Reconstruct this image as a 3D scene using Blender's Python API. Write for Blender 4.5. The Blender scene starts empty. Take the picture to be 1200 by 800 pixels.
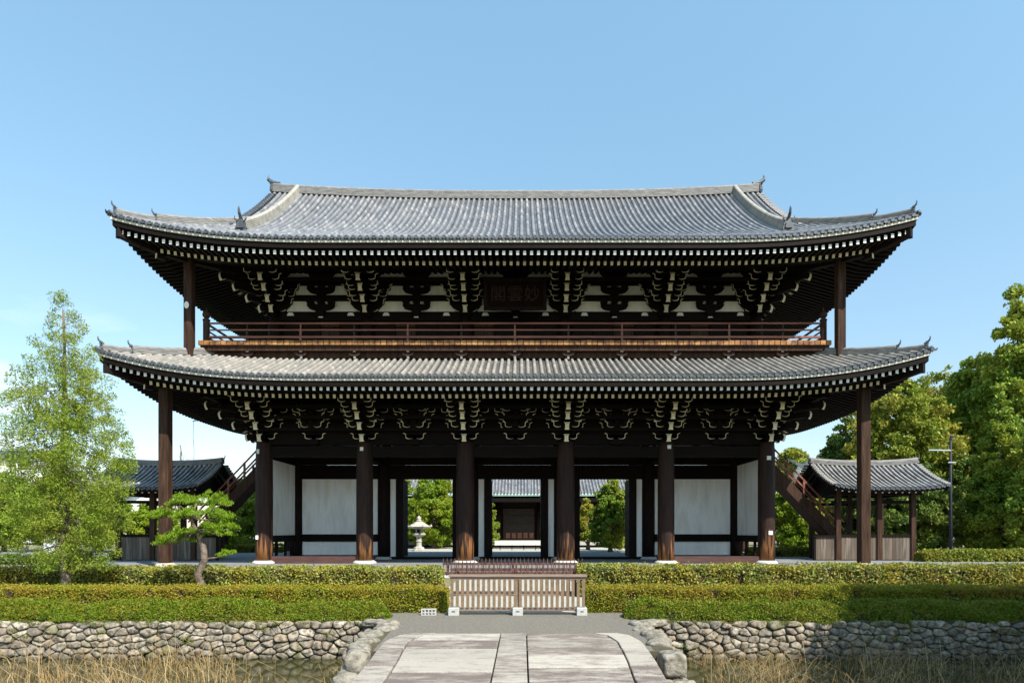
import bpy, math, random
import numpy as np
from mathutils import Vector, Matrix, noise as mnoise
R = math.radians
random.seed(7); RNG = np.random.default_rng(11)
sc = bpy.context.scene; COL = sc.collection

# ------------------------------------------------------------------ camera, sky, sun, exposure
CAMX, CAMY, CAMZ = 0.35, -32.5, 1.72
cam = bpy.data.cameras.new('camera'); co = bpy.data.objects.new('camera', cam); COL.objects.link(co)
co.location = (CAMX, CAMY, CAMZ); co.rotation_euler = (R(90), 0, 0)
cam.sensor_width = 36; cam.lens = 22.5; cam.shift_x = -0.01; cam.shift_y = 0.1833
cam.clip_start = 0.1; cam.clip_end = 6000
sc.camera = co
SUN_EL, SUN_AZ = R(46.4), R(40)          # azimuth: turned from straight in front of the gate towards the right
sdir = Vector((math.sin(SUN_AZ)*math.cos(SUN_EL), -math.cos(SUN_AZ)*math.cos(SUN_EL), math.sin(SUN_EL)))
w = bpy.data.worlds.new('World'); sc.world = w; w.use_nodes = True
nt = w.node_tree; nt.nodes.clear()
def NN(t, typ, **kw):
    n = t.nodes.new(typ)
    for k, v in kw.items(): setattr(n, k, v)
    return n
wo = NN(nt, 'ShaderNodeOutputWorld'); bg = NN(nt, 'ShaderNodeBackground'); sky = NN(nt, 'ShaderNodeTexSky')
sky.sky_type = 'NISHITA'; sky.sun_disc = False; sky.sun_elevation = SUN_EL
sky.sun_rotation = R(180) - SUN_AZ
sky.altitude = 50; sky.air_density = 1.0; sky.dust_density = 0.35; sky.ozone_density = 1.6
tc = NN(nt, 'ShaderNodeTexCoord'); mp = NN(nt, 'ShaderNodeMapping'); mp.inputs['Scale'].default_value = (1.6, 1.6, 5.0)
nz = NN(nt, 'ShaderNodeTexNoise'); nz.inputs['Scale'].default_value = 2.6; nz.inputs['Detail'].default_value = 7; nz.inputs['Roughness'].default_value = 0.55
cr = NN(nt, 'ShaderNodeValToRGB'); cr.color_ramp.elements[0].position = 0.50; cr.color_ramp.elements[1].position = 0.64
sx = NN(nt, 'ShaderNodeSeparateXYZ')
band = NN(nt, 'ShaderNodeMapRange'); band.inputs[1].default_value = 0.30; band.inputs[2].default_value = 0.13
side = NN(nt, 'ShaderNodeMapRange'); side.inputs[1].default_value = -0.05; side.inputs[2].default_value = -0.45
m1 = NN(nt, 'ShaderNodeMath', operation='MULTIPLY'); m2 = NN(nt, 'ShaderNodeMath', operation='MULTIPLY')
m3 = NN(nt, 'ShaderNodeMath', operation='MULTIPLY'); m3.inputs[1].default_value = 0.85
mixc = NN(nt, 'ShaderNodeMix', data_type='RGBA'); mixc.inputs[7].default_value = (4.5, 4.9, 5.5, 1)
L = nt.links.new
L(tc.outputs['Generated'], mp.inputs[0]); L(mp.outputs[0], nz.inputs['Vector']); L(nz.outputs['Fac'], cr.inputs[0])
L(tc.outputs['Generated'], sx.inputs[0]); L(sx.outputs['Z'], band.inputs[0]); L(sx.outputs['X'], side.inputs[0])
L(cr.outputs[0], m1.inputs[0]); L(band.outputs[0], m1.inputs[1]); L(m1.outputs[0], m2.inputs[0]); L(side.outputs[0], m2.inputs[1]); L(m2.outputs[0], m3.inputs[0])
tint = NN(nt, 'ShaderNodeMix', data_type='RGBA', blend_type='MULTIPLY'); tint.inputs[0].default_value = 1; tint.inputs[7].default_value = (1.12, 1.2, 1.06, 1)
tz = NN(nt, 'ShaderNodeMapRange'); tz.inputs[1].default_value = 0.0; tz.inputs[2].default_value = 0.72; tzc = NN(nt, 'ShaderNodeMix', data_type='RGBA')
tzc.inputs[6].default_value = (0.62, 0.55, 0.53, 1); tzc.inputs[7].default_value = (1.24, 1.42, 1.16, 1)
L(sx.outputs['Z'], tz.inputs[0]); L(tz.outputs[0], tzc.inputs[0]); L(tzc.outputs[2], tint.inputs[7])
L(m3.outputs[0], mixc.inputs[0]); L(sky.outputs[0], tint.inputs[6]); L(tint.outputs[2], mixc.inputs[6]); L(mixc.outputs[2], bg.inputs[0]); L(bg.outputs[0], wo.inputs[0])
bg.inputs[1].default_value = 0.15
sl = bpy.data.lights.new('sun', 'SUN'); sl.energy = 4.6; sl.angle = R(0.5); sl.color = (1.0, 0.94, 0.84)
so = bpy.data.objects.new('sun', sl); COL.objects.link(so); so.rotation_euler = sdir.to_track_quat('Z', 'Y').to_euler(); so.location = (30, -60, 60)
sc.view_settings.view_transform = 'Standard'; sc.view_settings.look = 'None'; sc.view_settings.gamma = 1
sc.view_settings.use_curve_mapping = False; sc.view_settings.exposure = 0.95

# ------------------------------------------------------------------ materials
def mat(name, c1, c2=None, scale=4.0, rough=0.7, bump=0.0, bscale=None, detail=5, stretch=(1,1,1), c3=None, spec=0.4, lo=0.35, hi=0.65, metal=0.0, dist=0.0):
    m = bpy.data.materials.new(name); m.use_nodes = True; t = m.node_tree
    b = t.nodes['Principled BSDF']; b.inputs['Roughness'].default_value = rough
    b.inputs['Specular IOR Level'].default_value = spec; b.inputs['Metallic'].default_value = metal
    tcn = NN(t, 'ShaderNodeTexCoord'); mpn = NN(t, 'ShaderNodeMapping'); mpn.inputs['Scale'].default_value = stretch
    t.links.new(tcn.outputs['Object'], mpn.inputs[0])
    if c2 is None: b.inputs['Base Color'].default_value = (*c1, 1)
    else:
        n = NN(t, 'ShaderNodeTexNoise'); n.inputs['Scale'].default_value = scale; n.inputs['Detail'].default_value = detail; n.inputs['Distortion'].default_value = dist
        n.inputs['Roughness'].default_value = 0.62
        r = NN(t, 'ShaderNodeValToRGB'); e = r.color_ramp.elements
        e[0].position = lo; e[0].color = (*c1, 1); e[1].position = hi; e[1].color = (*c2, 1)
        if c3 is not None:
            q = r.color_ramp.elements.new(min(hi+0.12, 1)); q.color = (*c3, 1)
        t.links.new(mpn.outputs[0], n.inputs['Vector']); t.links.new(n.outputs['Fac'], r.inputs[0]); t.links.new(r.outputs[0], b.inputs['Base Color'])
    if bump:
        n2 = NN(t, 'ShaderNodeTexNoise'); n2.inputs['Scale'].default_value = bscale or scale*4; n2.inputs['Detail'].default_value = 6
        bp = NN(t, 'ShaderNodeBump'); bp.inputs['Strength'].default_value = bump; bp.inputs['Distance'].default_value = 0.03
        t.links.new(mpn.outputs[0], n2.inputs['Vector']); t.links.new(n2.outputs['Fac'], bp.inputs['Height']); t.links.new(bp.outputs[0], b.inputs['Normal'])
    return m
def island(name, cols, rough=0.8, spec=0.3, nscale=0.0, ncol=None, bump=0.0, bscale=10.0, mottle=None, mscale=8.0, mstretch=(1,1,1), mrough=0.5):
    """colour picked per mesh island, plus optional mottling"""
    m = bpy.data.materials.new(name); m.use_nodes = True; t = m.node_tree
    b = t.nodes['Principled BSDF']; b.inputs['Roughness'].default_value = rough; b.inputs['Specular IOR Level'].default_value = spec
    g = NN(t, 'ShaderNodeNewGeometry'); r = NN(t, 'ShaderNodeValToRGB'); r.color_ramp.interpolation = 'LINEAR'
    while len(r.color_ramp.elements) < len(cols): r.color_ramp.elements.new(0.5)
    for i, c in enumerate(cols):
        r.color_ramp.elements[i].position = i/(len(cols)-1); r.color_ramp.elements[i].color = (*c, 1)
    t.links.new(g.outputs['Random Per Island'], r.inputs[0]); out = r.outputs[0]
    tcn = NN(t, 'ShaderNodeTexCoord')
    if mottle is not None:
        n = NN(t, 'ShaderNodeTexNoise'); n.inputs['Scale'].default_value = mscale; n.inputs['Detail'].default_value = 9; n.inputs['Roughness'].default_value = mrough; mpp = NN(t, 'ShaderNodeMapping'); mpp.inputs['Scale'].default_value = mstretch
        q = NN(t, 'ShaderNodeValToRGB'); q.color_ramp.elements[0].position = 0.42; q.color_ramp.elements[1].position = 0.62
        mx = NN(t, 'ShaderNodeMix', data_type='RGBA'); mx.inputs[7].default_value = (*mottle, 1)
        t.links.new(tcn.outputs['Object'], mpp.inputs[0]); t.links.new(mpp.outputs[0], n.inputs['Vector']); t.links.new(n.outputs['Fac'], q.inputs[0]); t.links.new(q.outputs[0], mx.inputs[0]); t.links.new(out, mx.inputs[6]); out = mx.outputs[2]
    t.links.new(out, b.inputs['Base Color'])
    if bump:
        n2 = NN(t, 'ShaderNodeTexNoise'); n2.inputs['Scale'].default_value = bscale; n2.inputs['Detail'].default_value = 7
        bp = NN(t, 'ShaderNodeBump'); bp.inputs['Strength'].default_value = bump; bp.inputs['Distance'].default_value = 0.03
        t.links.new(tcn.outputs['Object'], n2.inputs['Vector']); t.links.new(n2.outputs['Fac'], bp.inputs['Height']); t.links.new(bp.outputs[0], b.inputs['Normal'])
    return m
def leafmat(name, cols, trans=0.35, nscale=0.6, alt=None):
    m = bpy.data.materials.new(name); m.use_nodes = True; t = m.node_tree; t.nodes.clear()
    o = NN(t, 'ShaderNodeOutputMaterial'); d = NN(t, 'ShaderNodeBsdfPrincipled'); tr = NN(t, 'ShaderNodeBsdfTranslucent'); mx = NN(t, 'ShaderNodeMixShader')
    d.inputs['Roughness'].default_value = 0.5; d.inputs['Specular IOR Level'].default_value = 0.18
    mx.inputs[0].default_value = trans
    g = NN(t, 'ShaderNodeNewGeometry'); r = NN(t, 'ShaderNodeValToRGB')
    while len(r.color_ramp.elements) < len(cols): r.color_ramp.elements.new(0.5)
    for i, c in enumerate(cols):
        r.color_ramp.elements[i].position = i/(len(cols)-1); r.color_ramp.elements[i].color = (*c, 1)
    t.links.new(g.outputs['Random Per Island'], r.inputs[0]); out = r.outputs[0]
    if alt is not None:
        tcn = NN(t, 'ShaderNodeTexCoord'); n = NN(t, 'ShaderNodeTexNoise'); n.inputs['Scale'].default_value = nscale; n.inputs['Detail'].default_value = 3
        q = NN(t, 'ShaderNodeValToRGB'); q.color_ramp.elements[0].position = 0.42; q.color_ramp.elements[1].position = 0.6
        m2_ = NN(t, 'ShaderNodeMix', data_type='RGBA'); m2_.inputs[7].default_value = (*alt, 1)
        ms = NN(t, 'ShaderNodeMath', operation='MULTIPLY'); ms.inputs[1].default_value = 0.65
        t.links.new(tcn.outputs['Object'], n.inputs['Vector']); t.links.new(n.outputs['Fac'], q.inputs[0]); t.links.new(q.outputs[0], ms.inputs[0])
        t.links.new(ms.outputs[0], m2_.inputs[0]); t.links.new(out, m2_.inputs[6]); out = m2_.outputs[2]
    t.links.new(out, d.inputs['Base Color'])
    br = NN(t, 'ShaderNodeBrightContrast'); br.inputs[1].default_value = 0.02
    t.links.new(out, br.inputs[0]); t.links.new(br.outputs[0], tr.inputs[0])
    t.links.new(d.outputs[0], mx.inputs[1]); t.links.new(tr.outputs[0], mx.inputs[2]); t.links.new(mx.outputs[0], o.inputs[0])
    return m
def tilemat(name, cols, stain, rough=0.45):
    """clay tiles: UV is in tile units (row, course)"""
    m = bpy.data.materials.new(name); m.use_nodes = True; t = m.node_tree; Lk = t.links.new
    b = t.nodes['Principled BSDF']; b.inputs['Roughness'].default_value = rough; b.inputs['Specular IOR Level'].default_value = 0.5
    uv = NN(t, 'ShaderNodeUVMap'); fl = NN(t, 'ShaderNodeVectorMath', operation='FLOOR'); wn = NN(t, 'ShaderNodeTexWhiteNoise', noise_dimensions='2D')
    Lk(uv.outputs[0], fl.inputs[0]); Lk(fl.outputs[0], wn.inputs['Vector'])
    r = NN(t, 'ShaderNodeValToRGB')
    while len(r.color_ramp.elements) < len(cols): r.color_ramp.elements.new(0.5)
    for i, c in enumerate(cols):
        r.color_ramp.elements[i].position = i/(len(cols)-1); r.color_ramp.elements[i].color = (*c, 1)
    Lk(wn.outputs['Value'], r.inputs[0])
    fr = NN(t, 'ShaderNodeVectorMath', operation='FRACTION'); Lk(uv.outputs[0], fr.inputs[0]); sp = NN(t, 'ShaderNodeSeparateXYZ'); Lk(fr.outputs[0], sp.inputs[0])
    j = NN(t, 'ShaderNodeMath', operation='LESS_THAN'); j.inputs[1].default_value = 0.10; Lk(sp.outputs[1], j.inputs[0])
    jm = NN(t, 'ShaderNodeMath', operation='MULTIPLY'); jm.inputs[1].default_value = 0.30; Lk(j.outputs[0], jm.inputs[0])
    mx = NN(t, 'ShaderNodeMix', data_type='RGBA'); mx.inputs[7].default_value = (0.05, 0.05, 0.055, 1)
    # channel tiles painted darker: shade between the round rows, plus dirt and moss
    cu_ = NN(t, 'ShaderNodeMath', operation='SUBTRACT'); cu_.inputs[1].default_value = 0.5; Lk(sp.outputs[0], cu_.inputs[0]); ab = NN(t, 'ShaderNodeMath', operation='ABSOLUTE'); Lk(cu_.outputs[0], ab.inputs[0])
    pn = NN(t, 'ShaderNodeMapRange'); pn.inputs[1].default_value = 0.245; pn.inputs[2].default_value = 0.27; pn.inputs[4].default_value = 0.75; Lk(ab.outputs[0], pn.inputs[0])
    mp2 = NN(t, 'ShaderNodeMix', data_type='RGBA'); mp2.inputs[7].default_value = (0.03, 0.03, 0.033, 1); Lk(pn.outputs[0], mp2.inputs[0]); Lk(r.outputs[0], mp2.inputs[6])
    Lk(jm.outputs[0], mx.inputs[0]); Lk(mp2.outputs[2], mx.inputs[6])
    tcn = NN(t, 'ShaderNodeTexCoord'); n = NN(t, 'ShaderNodeTexNoise'); n.inputs['Scale'].default_value = 0.9; n.inputs['Detail'].default_value = 9; n.inputs['Roughness'].default_value = 0.7
    q = NN(t, 'ShaderNodeValToRGB'); q.color_ramp.elements[0].position = 0.48; q.color_ramp.elements[1].position = 0.66
    Lk(tcn.outputs['Object'], n.inputs['Vector']); Lk(n.outputs['Fac'], q.inputs[0])
    mx2 = NN(t, 'ShaderNodeMix', data_type='RGBA'); mx2.inputs[7].default_value = (*stain, 1)
    ms = NN(t, 'ShaderNodeMath', operation='MULTIPLY'); ms.inputs[1].default_value = 0.35; Lk(q.outputs[0], ms.inputs[0]); Lk(ms.outputs[0], mx2.inputs[0])
    Lk(mx.outputs[2], mx2.inputs[6]); Lk(mx2.outputs[2], b.inputs['Base Color'])
    bp = NN(t, 'ShaderNodeBump'); bp.inputs['Strength'].default_value = 0.15; bp.inputs['Distance'].default_value = 0.02
    Lk(sp.outputs[1], bp.inputs['Height']); Lk(bp.outputs[0], b.inputs['Normal'])
    return m
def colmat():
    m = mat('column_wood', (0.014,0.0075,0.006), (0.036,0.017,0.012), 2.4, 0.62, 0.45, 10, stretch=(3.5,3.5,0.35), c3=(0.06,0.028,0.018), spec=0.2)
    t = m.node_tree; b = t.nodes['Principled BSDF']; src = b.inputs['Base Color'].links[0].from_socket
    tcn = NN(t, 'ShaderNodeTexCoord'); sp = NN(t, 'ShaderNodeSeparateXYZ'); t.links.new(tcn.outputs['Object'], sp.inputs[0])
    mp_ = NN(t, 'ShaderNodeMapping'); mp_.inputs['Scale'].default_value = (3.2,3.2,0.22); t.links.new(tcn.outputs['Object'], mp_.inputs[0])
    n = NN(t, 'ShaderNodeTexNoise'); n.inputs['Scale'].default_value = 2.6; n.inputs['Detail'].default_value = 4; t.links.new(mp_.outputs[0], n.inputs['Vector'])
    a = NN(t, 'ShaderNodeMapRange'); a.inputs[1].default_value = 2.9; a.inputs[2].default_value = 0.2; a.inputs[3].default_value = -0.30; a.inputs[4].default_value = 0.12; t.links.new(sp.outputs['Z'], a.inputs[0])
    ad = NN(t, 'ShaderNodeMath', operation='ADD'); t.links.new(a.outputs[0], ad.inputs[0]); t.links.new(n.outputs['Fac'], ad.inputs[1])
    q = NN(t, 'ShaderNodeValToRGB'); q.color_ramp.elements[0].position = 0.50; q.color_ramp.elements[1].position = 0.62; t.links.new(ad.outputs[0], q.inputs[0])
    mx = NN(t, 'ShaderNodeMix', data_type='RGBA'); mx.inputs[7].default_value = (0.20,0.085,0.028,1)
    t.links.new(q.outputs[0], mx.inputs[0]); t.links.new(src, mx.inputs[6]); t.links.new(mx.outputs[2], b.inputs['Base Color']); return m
M = {}
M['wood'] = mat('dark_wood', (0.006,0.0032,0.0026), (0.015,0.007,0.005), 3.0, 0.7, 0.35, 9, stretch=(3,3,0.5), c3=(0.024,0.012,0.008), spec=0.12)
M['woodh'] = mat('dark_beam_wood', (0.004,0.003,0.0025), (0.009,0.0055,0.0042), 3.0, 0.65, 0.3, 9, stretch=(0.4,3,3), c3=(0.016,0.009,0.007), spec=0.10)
M['post'] = mat('weathered_post_wood', (0.024,0.012,0.008), (0.065,0.034,0.021), 2.4, 0.7, 0.5, 10, stretch=(3.5,3.5,0.35), c3=(0.15,0.085,0.052), spec=0.15)
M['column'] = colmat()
M['rail'] = mat('red_brown_rail', (0.13,0.042,0.026), (0.26,0.095,0.055), 3.0, 0.55, 0.2, stretch=(0.3,3,3))
M['deck'] = island('plank_ends', [(0.27,0.125,0.04),(0.40,0.20,0.07),(0.22,0.095,0.03),(0.34,0.165,0.055)], 0.7, mottle=(0.12,0.05,0.02), mscale=3)
M['sill'] = mat('sill_wood', (0.05,0.022,0.02), (0.09,0.04,0.034), 3, 0.7, 0.2, stretch=(0.4,3,3))
M['paint'] = mat('white_painted_end', (0.86,0.86,0.83), (0.70,0.70,0.66), 3.0, 0.7)
M['cream'] = mat('cream_paint', (0.80,0.74,0.56), (0.62,0.56,0.41), 2.5, 0.7)
M['plaster'] = mat('white_plaster', (0.64,0.62,0.57), (0.86,0.86,0.84), 0.9, 0.85, 0.10, 20, c3=(0.74,0.72,0.65), stretch=(1.3,1.3,0.28), detail=9, lo=.25, hi=.5)
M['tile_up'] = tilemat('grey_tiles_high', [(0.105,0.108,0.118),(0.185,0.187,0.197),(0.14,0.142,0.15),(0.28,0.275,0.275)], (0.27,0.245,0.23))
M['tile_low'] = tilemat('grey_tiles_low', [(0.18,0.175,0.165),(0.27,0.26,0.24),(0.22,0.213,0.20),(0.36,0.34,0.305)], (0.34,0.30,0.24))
M['tile_dark'] = mat('dark_eave_tile', (0.035,0.042,0.05), (0.08,0.088,0.10), 5, 0.5)
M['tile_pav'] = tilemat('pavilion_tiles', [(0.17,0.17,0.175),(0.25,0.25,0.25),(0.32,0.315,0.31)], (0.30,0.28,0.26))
M['ridge'] = mat('ridge_tile', (0.12,0.12,0.125), (0.24,0.23,0.215), 3, 0.7, 0.3, 14, stretch=(1,1,4))
M['ridge_plaster'] = mat('plastered_ridge', (0.22,0.21,0.18), (0.34,0.32,0.28), 3, 0.8, 0.3, 14)
M['fascia'] = mat('pale_eave_board', (0.50,0.47,0.41), (0.64,0.61,0.54), 2.0, 0.75)
M['copper'] = mat('green_copper', (0.16,0.34,0.28), (0.24,0.44,0.36), 2, 0.6)
M['granite'] = mat('granite', (0.42,0.41,0.38), (0.56,0.55,0.51), 9, 0.85, 0.3, 40, c3=(0.36,0.35,0.33))
M['lantern'] = mat('lantern_stone', (0.29,0.27,0.23), (0.42,0.40,0.34), 5, 0.9, 0.5, 16)
M['terrace'] = mat('terrace_stone', (0.15,0.155,0.165), (0.21,0.21,0.215), 1.2, 0.85, 0.1)
M['slab'] = None
M['gravel'] = mat('gravel', (0.12,0.108,0.088), (0.21,0.19,0.158), 22, 0.95, 1.0, 55, c3=(0.32,0.31,0.28), detail=8)
M['palegravel'] = mat('pale_gravel', (0.30,0.285,0.245), (0.42,0.40,0.35), 6, 0.95, 0.6, 40, detail=8)
M['earth'] = mat('earth', (0.20,0.17,0.11), (0.13,0.14,0.05), 0.35, 0.95, 0.6, 20, c3=(0.10,0.13,0.035))
M['mud'] = mat('pond_mud', (0.05,0.045,0.025), (0.09,0.075,0.04), 3, 0.9, 0.6)
M['stone'] = island('field_stones', [(0.167,0.145,0.119),(0.317,0.273,0.211),(0.246,0.189,0.128),(0.405,0.352,0.282),(0.194,0.176,0.150),(0.308,0.264,0.207),(0.220,0.172,0.141)], 0.9, bump=1.0, bscale=12, mottle=(0.106,0.092,0.070), mscale=11)
def mossy(m, col, scale, lo, hi, zr):
    t = m.node_tree; b = t.nodes['Principled BSDF']; src = b.inputs['Base Color'].links[0].from_socket
    tcn = NN(t, 'ShaderNodeTexCoord'); sp = NN(t, 'ShaderNodeSeparateXYZ'); t.links.new(tcn.outputs['Object'], sp.inputs[0])
    n = NN(t, 'ShaderNodeTexNoise'); n.inputs['Scale'].default_value = scale; n.inputs['Detail'].default_value = 6; t.links.new(tcn.outputs['Object'], n.inputs['Vector'])
    q = NN(t, 'ShaderNodeValToRGB'); q.color_ramp.elements[0].position = lo; q.color_ramp.elements[1].position = hi; t.links.new(n.outputs['Fac'], q.inputs[0])
    mx = NN(t, 'ShaderNodeMix', data_type='RGBA'); mx.inputs[7].default_value = (*col, 1); sc_ = NN(t, 'ShaderNodeMath', operation='MULTIPLY'); sc_.inputs[1].default_value = .7
    t.links.new(q.outputs[0], sc_.inputs[0]); t.links.new(sc_.outputs[0], mx.inputs[0]); t.links.new(src, mx.inputs[6])
    # damp algae band at the waterline
    a = NN(t, 'ShaderNodeMapRange'); a.inputs[1].default_value = zr[0]; a.inputs[2].default_value = zr[1]; a.inputs[3].default_value = .75; a.inputs[4].default_value = 0; t.links.new(sp.outputs['Z'], a.inputs[0])
    m2_ = NN(t, 'ShaderNodeMix', data_type='RGBA'); m2_.inputs[7].default_value = (.045,.04,.022,1); t.links.new(a.outputs[0], m2_.inputs[0]); t.links.new(mx.outputs[2], m2_.inputs[6]); t.links.new(m2_.outputs[2], b.inputs['Base Color'])
mossy(M['stone'], (.10,.105,.03), 2.3, .55, .68, (-1.17,-1.02))
M['boulder'] = island('boulders', [(0.17,0.15,0.125),(0.27,0.245,0.205),(0.22,0.195,0.16)], 0.92, bump=1.0, bscale=14, mottle=(0.10,0.09,0.065), mscale=7, mrough=0.7)
M['fencewood'] = island('grey_pickets', [(0.14,0.088,0.05),(0.23,0.155,0.09),(0.18,0.118,0.068),(0.28,0.195,0.12)], 0.8, mottle=(0.13,0.10,0.07), mscale=14)
M['fencerail'] = mat('fence_rail_wood', (0.17,0.115,0.09), (0.27,0.20,0.16), 4, 0.7, 0.3, stretch=(0.3,3,3))
M['redpicket'] = mat('red_brown_picket', (0.055,0.024,0.018), (0.11,0.052,0.038), 5, 0.7)
M['concrete'] = mat('white_concrete', (0.34,0.34,0.33), (0.44,0.44,0.42), 10, 0.9, 0.2)
M['dark'] = mat('dark_slot', (0.01,0.01,0.012))
M['gold'] = mat('worn_lettering', (0.018,0.009,0.006), (0.032,0.015,0.009), 8, 0.8)
M['board'] = mat('plaque_board', (0.008,0.004,0.0035), (0.012,0.006,0.005), 3, 0.8, spec=0.05)
M['plank'] = island('grey_planks', [(0.07,0.05,0.036),(0.15,0.115,0.088),(0.10,0.075,0.056),(0.20,0.16,0.13)], 0.85, bump=0.5, bscale=20, mottle=(0.085,0.07,0.055), mscale=5, mstretch=(2,2,0.15))
M['bark'] = mat('bark', (0.09,0.07,0.05), (0.17,0.135,0.10), 6, 0.95, 1.0, 18, stretch=(1,1,0.3))
M['pinebark'] = mat('pine_bark', (0.07,0.05,0.04), (0.22,0.17,0.13), 9, 0.95, 1.0, 22)
M['pole'] = mat('pole_metal', (0.010,0.012,0.02), (0.018,0.02,0.03), 3, 0.7)
M['lampwhite'] = mat('pale_metal', (0.30,0.34,0.35))
M['reed'] = island('dry_reeds', [(0.22,0.13,0.045),(0.36,0.24,0.09),(0.12,0.075,0.03),(0.42,0.33,0.18),(0.28,0.17,0.06),(0.16,0.11,0.055)], 0.8)
M['paper'] = mat('paper', (0.75,0.75,0.72))
M['glassd'] = mat('dark_window', (0.02,0.02,0.022), rough=0.25)
M['clothwhite'] = mat('white_board', (0.6,0.63,0.66))
# stained bridge slabs
def slabmat():
    m = island('bridge_slabs', [(0.31,0.28,0.24),(0.42,0.38,0.325)], 0.9, bump=0.7, bscale=45, mottle=(0.15,0.12,0.105), mscale=2.8, mstretch=(0.6,1.5,1), mrough=0.8)
    t = m.node_tree; oi = NN(t, 'ShaderNodeObjectInfo')
    ramp = [n for n in t.nodes if n.type == 'VALTORGB']; base = [n for n in ramp if n.inputs[0].links[0].from_node.type == 'NEW_GEOMETRY'][0]; mot = [n for n in ramp if n is not base][0]
    t.links.new(oi.outputs['Random'], base.inputs[0])
    src = mot.inputs[0].links[0].from_socket; a = NN(t, 'ShaderNodeMath', operation='MULTIPLY_ADD'); a.inputs[1].default_value = 0.22; a.inputs[2].default_value = -0.12
    wn = NN(t, 'ShaderNodeTexWhiteNoise', noise_dimensions='1D'); t.links.new(oi.outputs['Random'], wn.inputs['W']); t.links.new(wn.outputs['Value'], a.inputs[0])
    b = NN(t, 'ShaderNodeMath', operation='ADD'); t.links.new(src, b.inputs[0]); t.links.new(a.outputs[0], b.inputs[1]); t.links.new(b.outputs[0], mot.inputs[0])
    return m
M['slab'] = slabmat()
def watermat():
    m = bpy.data.materials.new('pond_water'); m.use_nodes = True; t = m.node_tree; b = t.nodes['Principled BSDF']
    b.inputs['Base Color'].default_value = (0.035,0.035,0.012,1); b.inputs['Roughness'].default_value = 0.08; b.inputs['IOR'].default_value = 1.33
    n = NN(t, 'ShaderNodeTexNoise'); n.inputs['Scale'].default_value = 9; n.inputs['Detail'].default_value = 4; bp = NN(t, 'ShaderNodeBump'); bp.inputs['Strength'].default_value = 0.10; bp.inputs['Distance'].default_value = 0.02
    t.links.new(n.outputs['Fac'], bp.inputs['Height']); t.links.new(bp.outputs[0], b.inputs['Normal']); return m
M['water'] = watermat()
M['l_hedge_low'] = leafmat('azalea_leaves', [(0.07,0.115,0.006),(0.14,0.195,0.012),(0.10,0.155,0.008),(0.22,0.25,0.018)], 0.28, 2.2, (0.20,0.19,0.02))
M['l_hedge_mid'] = leafmat('hedge_mid_leaves', [(0.14,0.17,0.010),(0.25,0.27,0.018),(0.18,0.21,0.012),(0.30,0.25,0.03)], 0.3, 1.3, (0.32,0.22,0.03))
M['l_hedge_back'] = leafmat('tea_leaves', [(0.076,0.128,0.010),(0.196,0.246,0.025),(0.306,0.340,0.085),(0.102,0.162,0.014),(0.374,0.374,0.145),(0.306,0.187,0.043)], 0.25, 1.4, (0.323,0.272,0.034))
M['l_far'] = leafmat('far_hedge_leaves', [(0.10,0.15,0.015),(0.19,0.24,0.025),(0.26,0.26,0.04)], 0.25, 0.8, (0.26,0.24,0.03))
M['l_cedar'] = leafmat('light_conifer_leaves', [(0.12,0.20,0.016),(0.22,0.31,0.030),(0.17,0.26,0.022),(0.34,0.39,0.06)], 0.4, 0.9, (0.30,0.34,0.04))
M['l_pine'] = leafmat('pine_needles', [(0.105,0.188,0.009),(0.203,0.315,0.015),(0.150,0.247,0.012)], 0.3)
M['l_dark'] = leafmat('dark_tree_leaves', [(0.039,0.085,0.016),(0.085,0.150,0.023),(0.143,0.215,0.031)], 0.25, 0.25, (0.156,0.182,0.026))
M['l_mid'] = leafmat('mid_tree_leaves', [(0.089,0.164,0.018),(0.164,0.260,0.026),(0.283,0.372,0.042)], 0.28, 0.25, (0.327,0.342,0.037))
M['l_light'] = leafmat('light_tree_leaves', [(0.110,0.165,0.015),(0.198,0.253,0.024),(0.319,0.330,0.039)], 0.3, 0.25, (0.352,0.297,0.039))
M['l_bright'] = leafmat('bright_tree_leaves', [(0.12,0.20,0.012),(0.21,0.31,0.018),(0.16,0.25,0.014)], 0.35, 0.5, (0.28,0.31,0.025))
M['l_bloss'] = leafmat('blossom_twigs', [(0.40,0.30,0.28),(0.55,0.44,0.42),(0.32,0.24,0.22)], 0.3)
M['hcore'] = mat('hedge_core', (0.025,0.022,0.010), (0.075,0.05,0.025), 18, 0.95, 1.0, 40)

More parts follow.
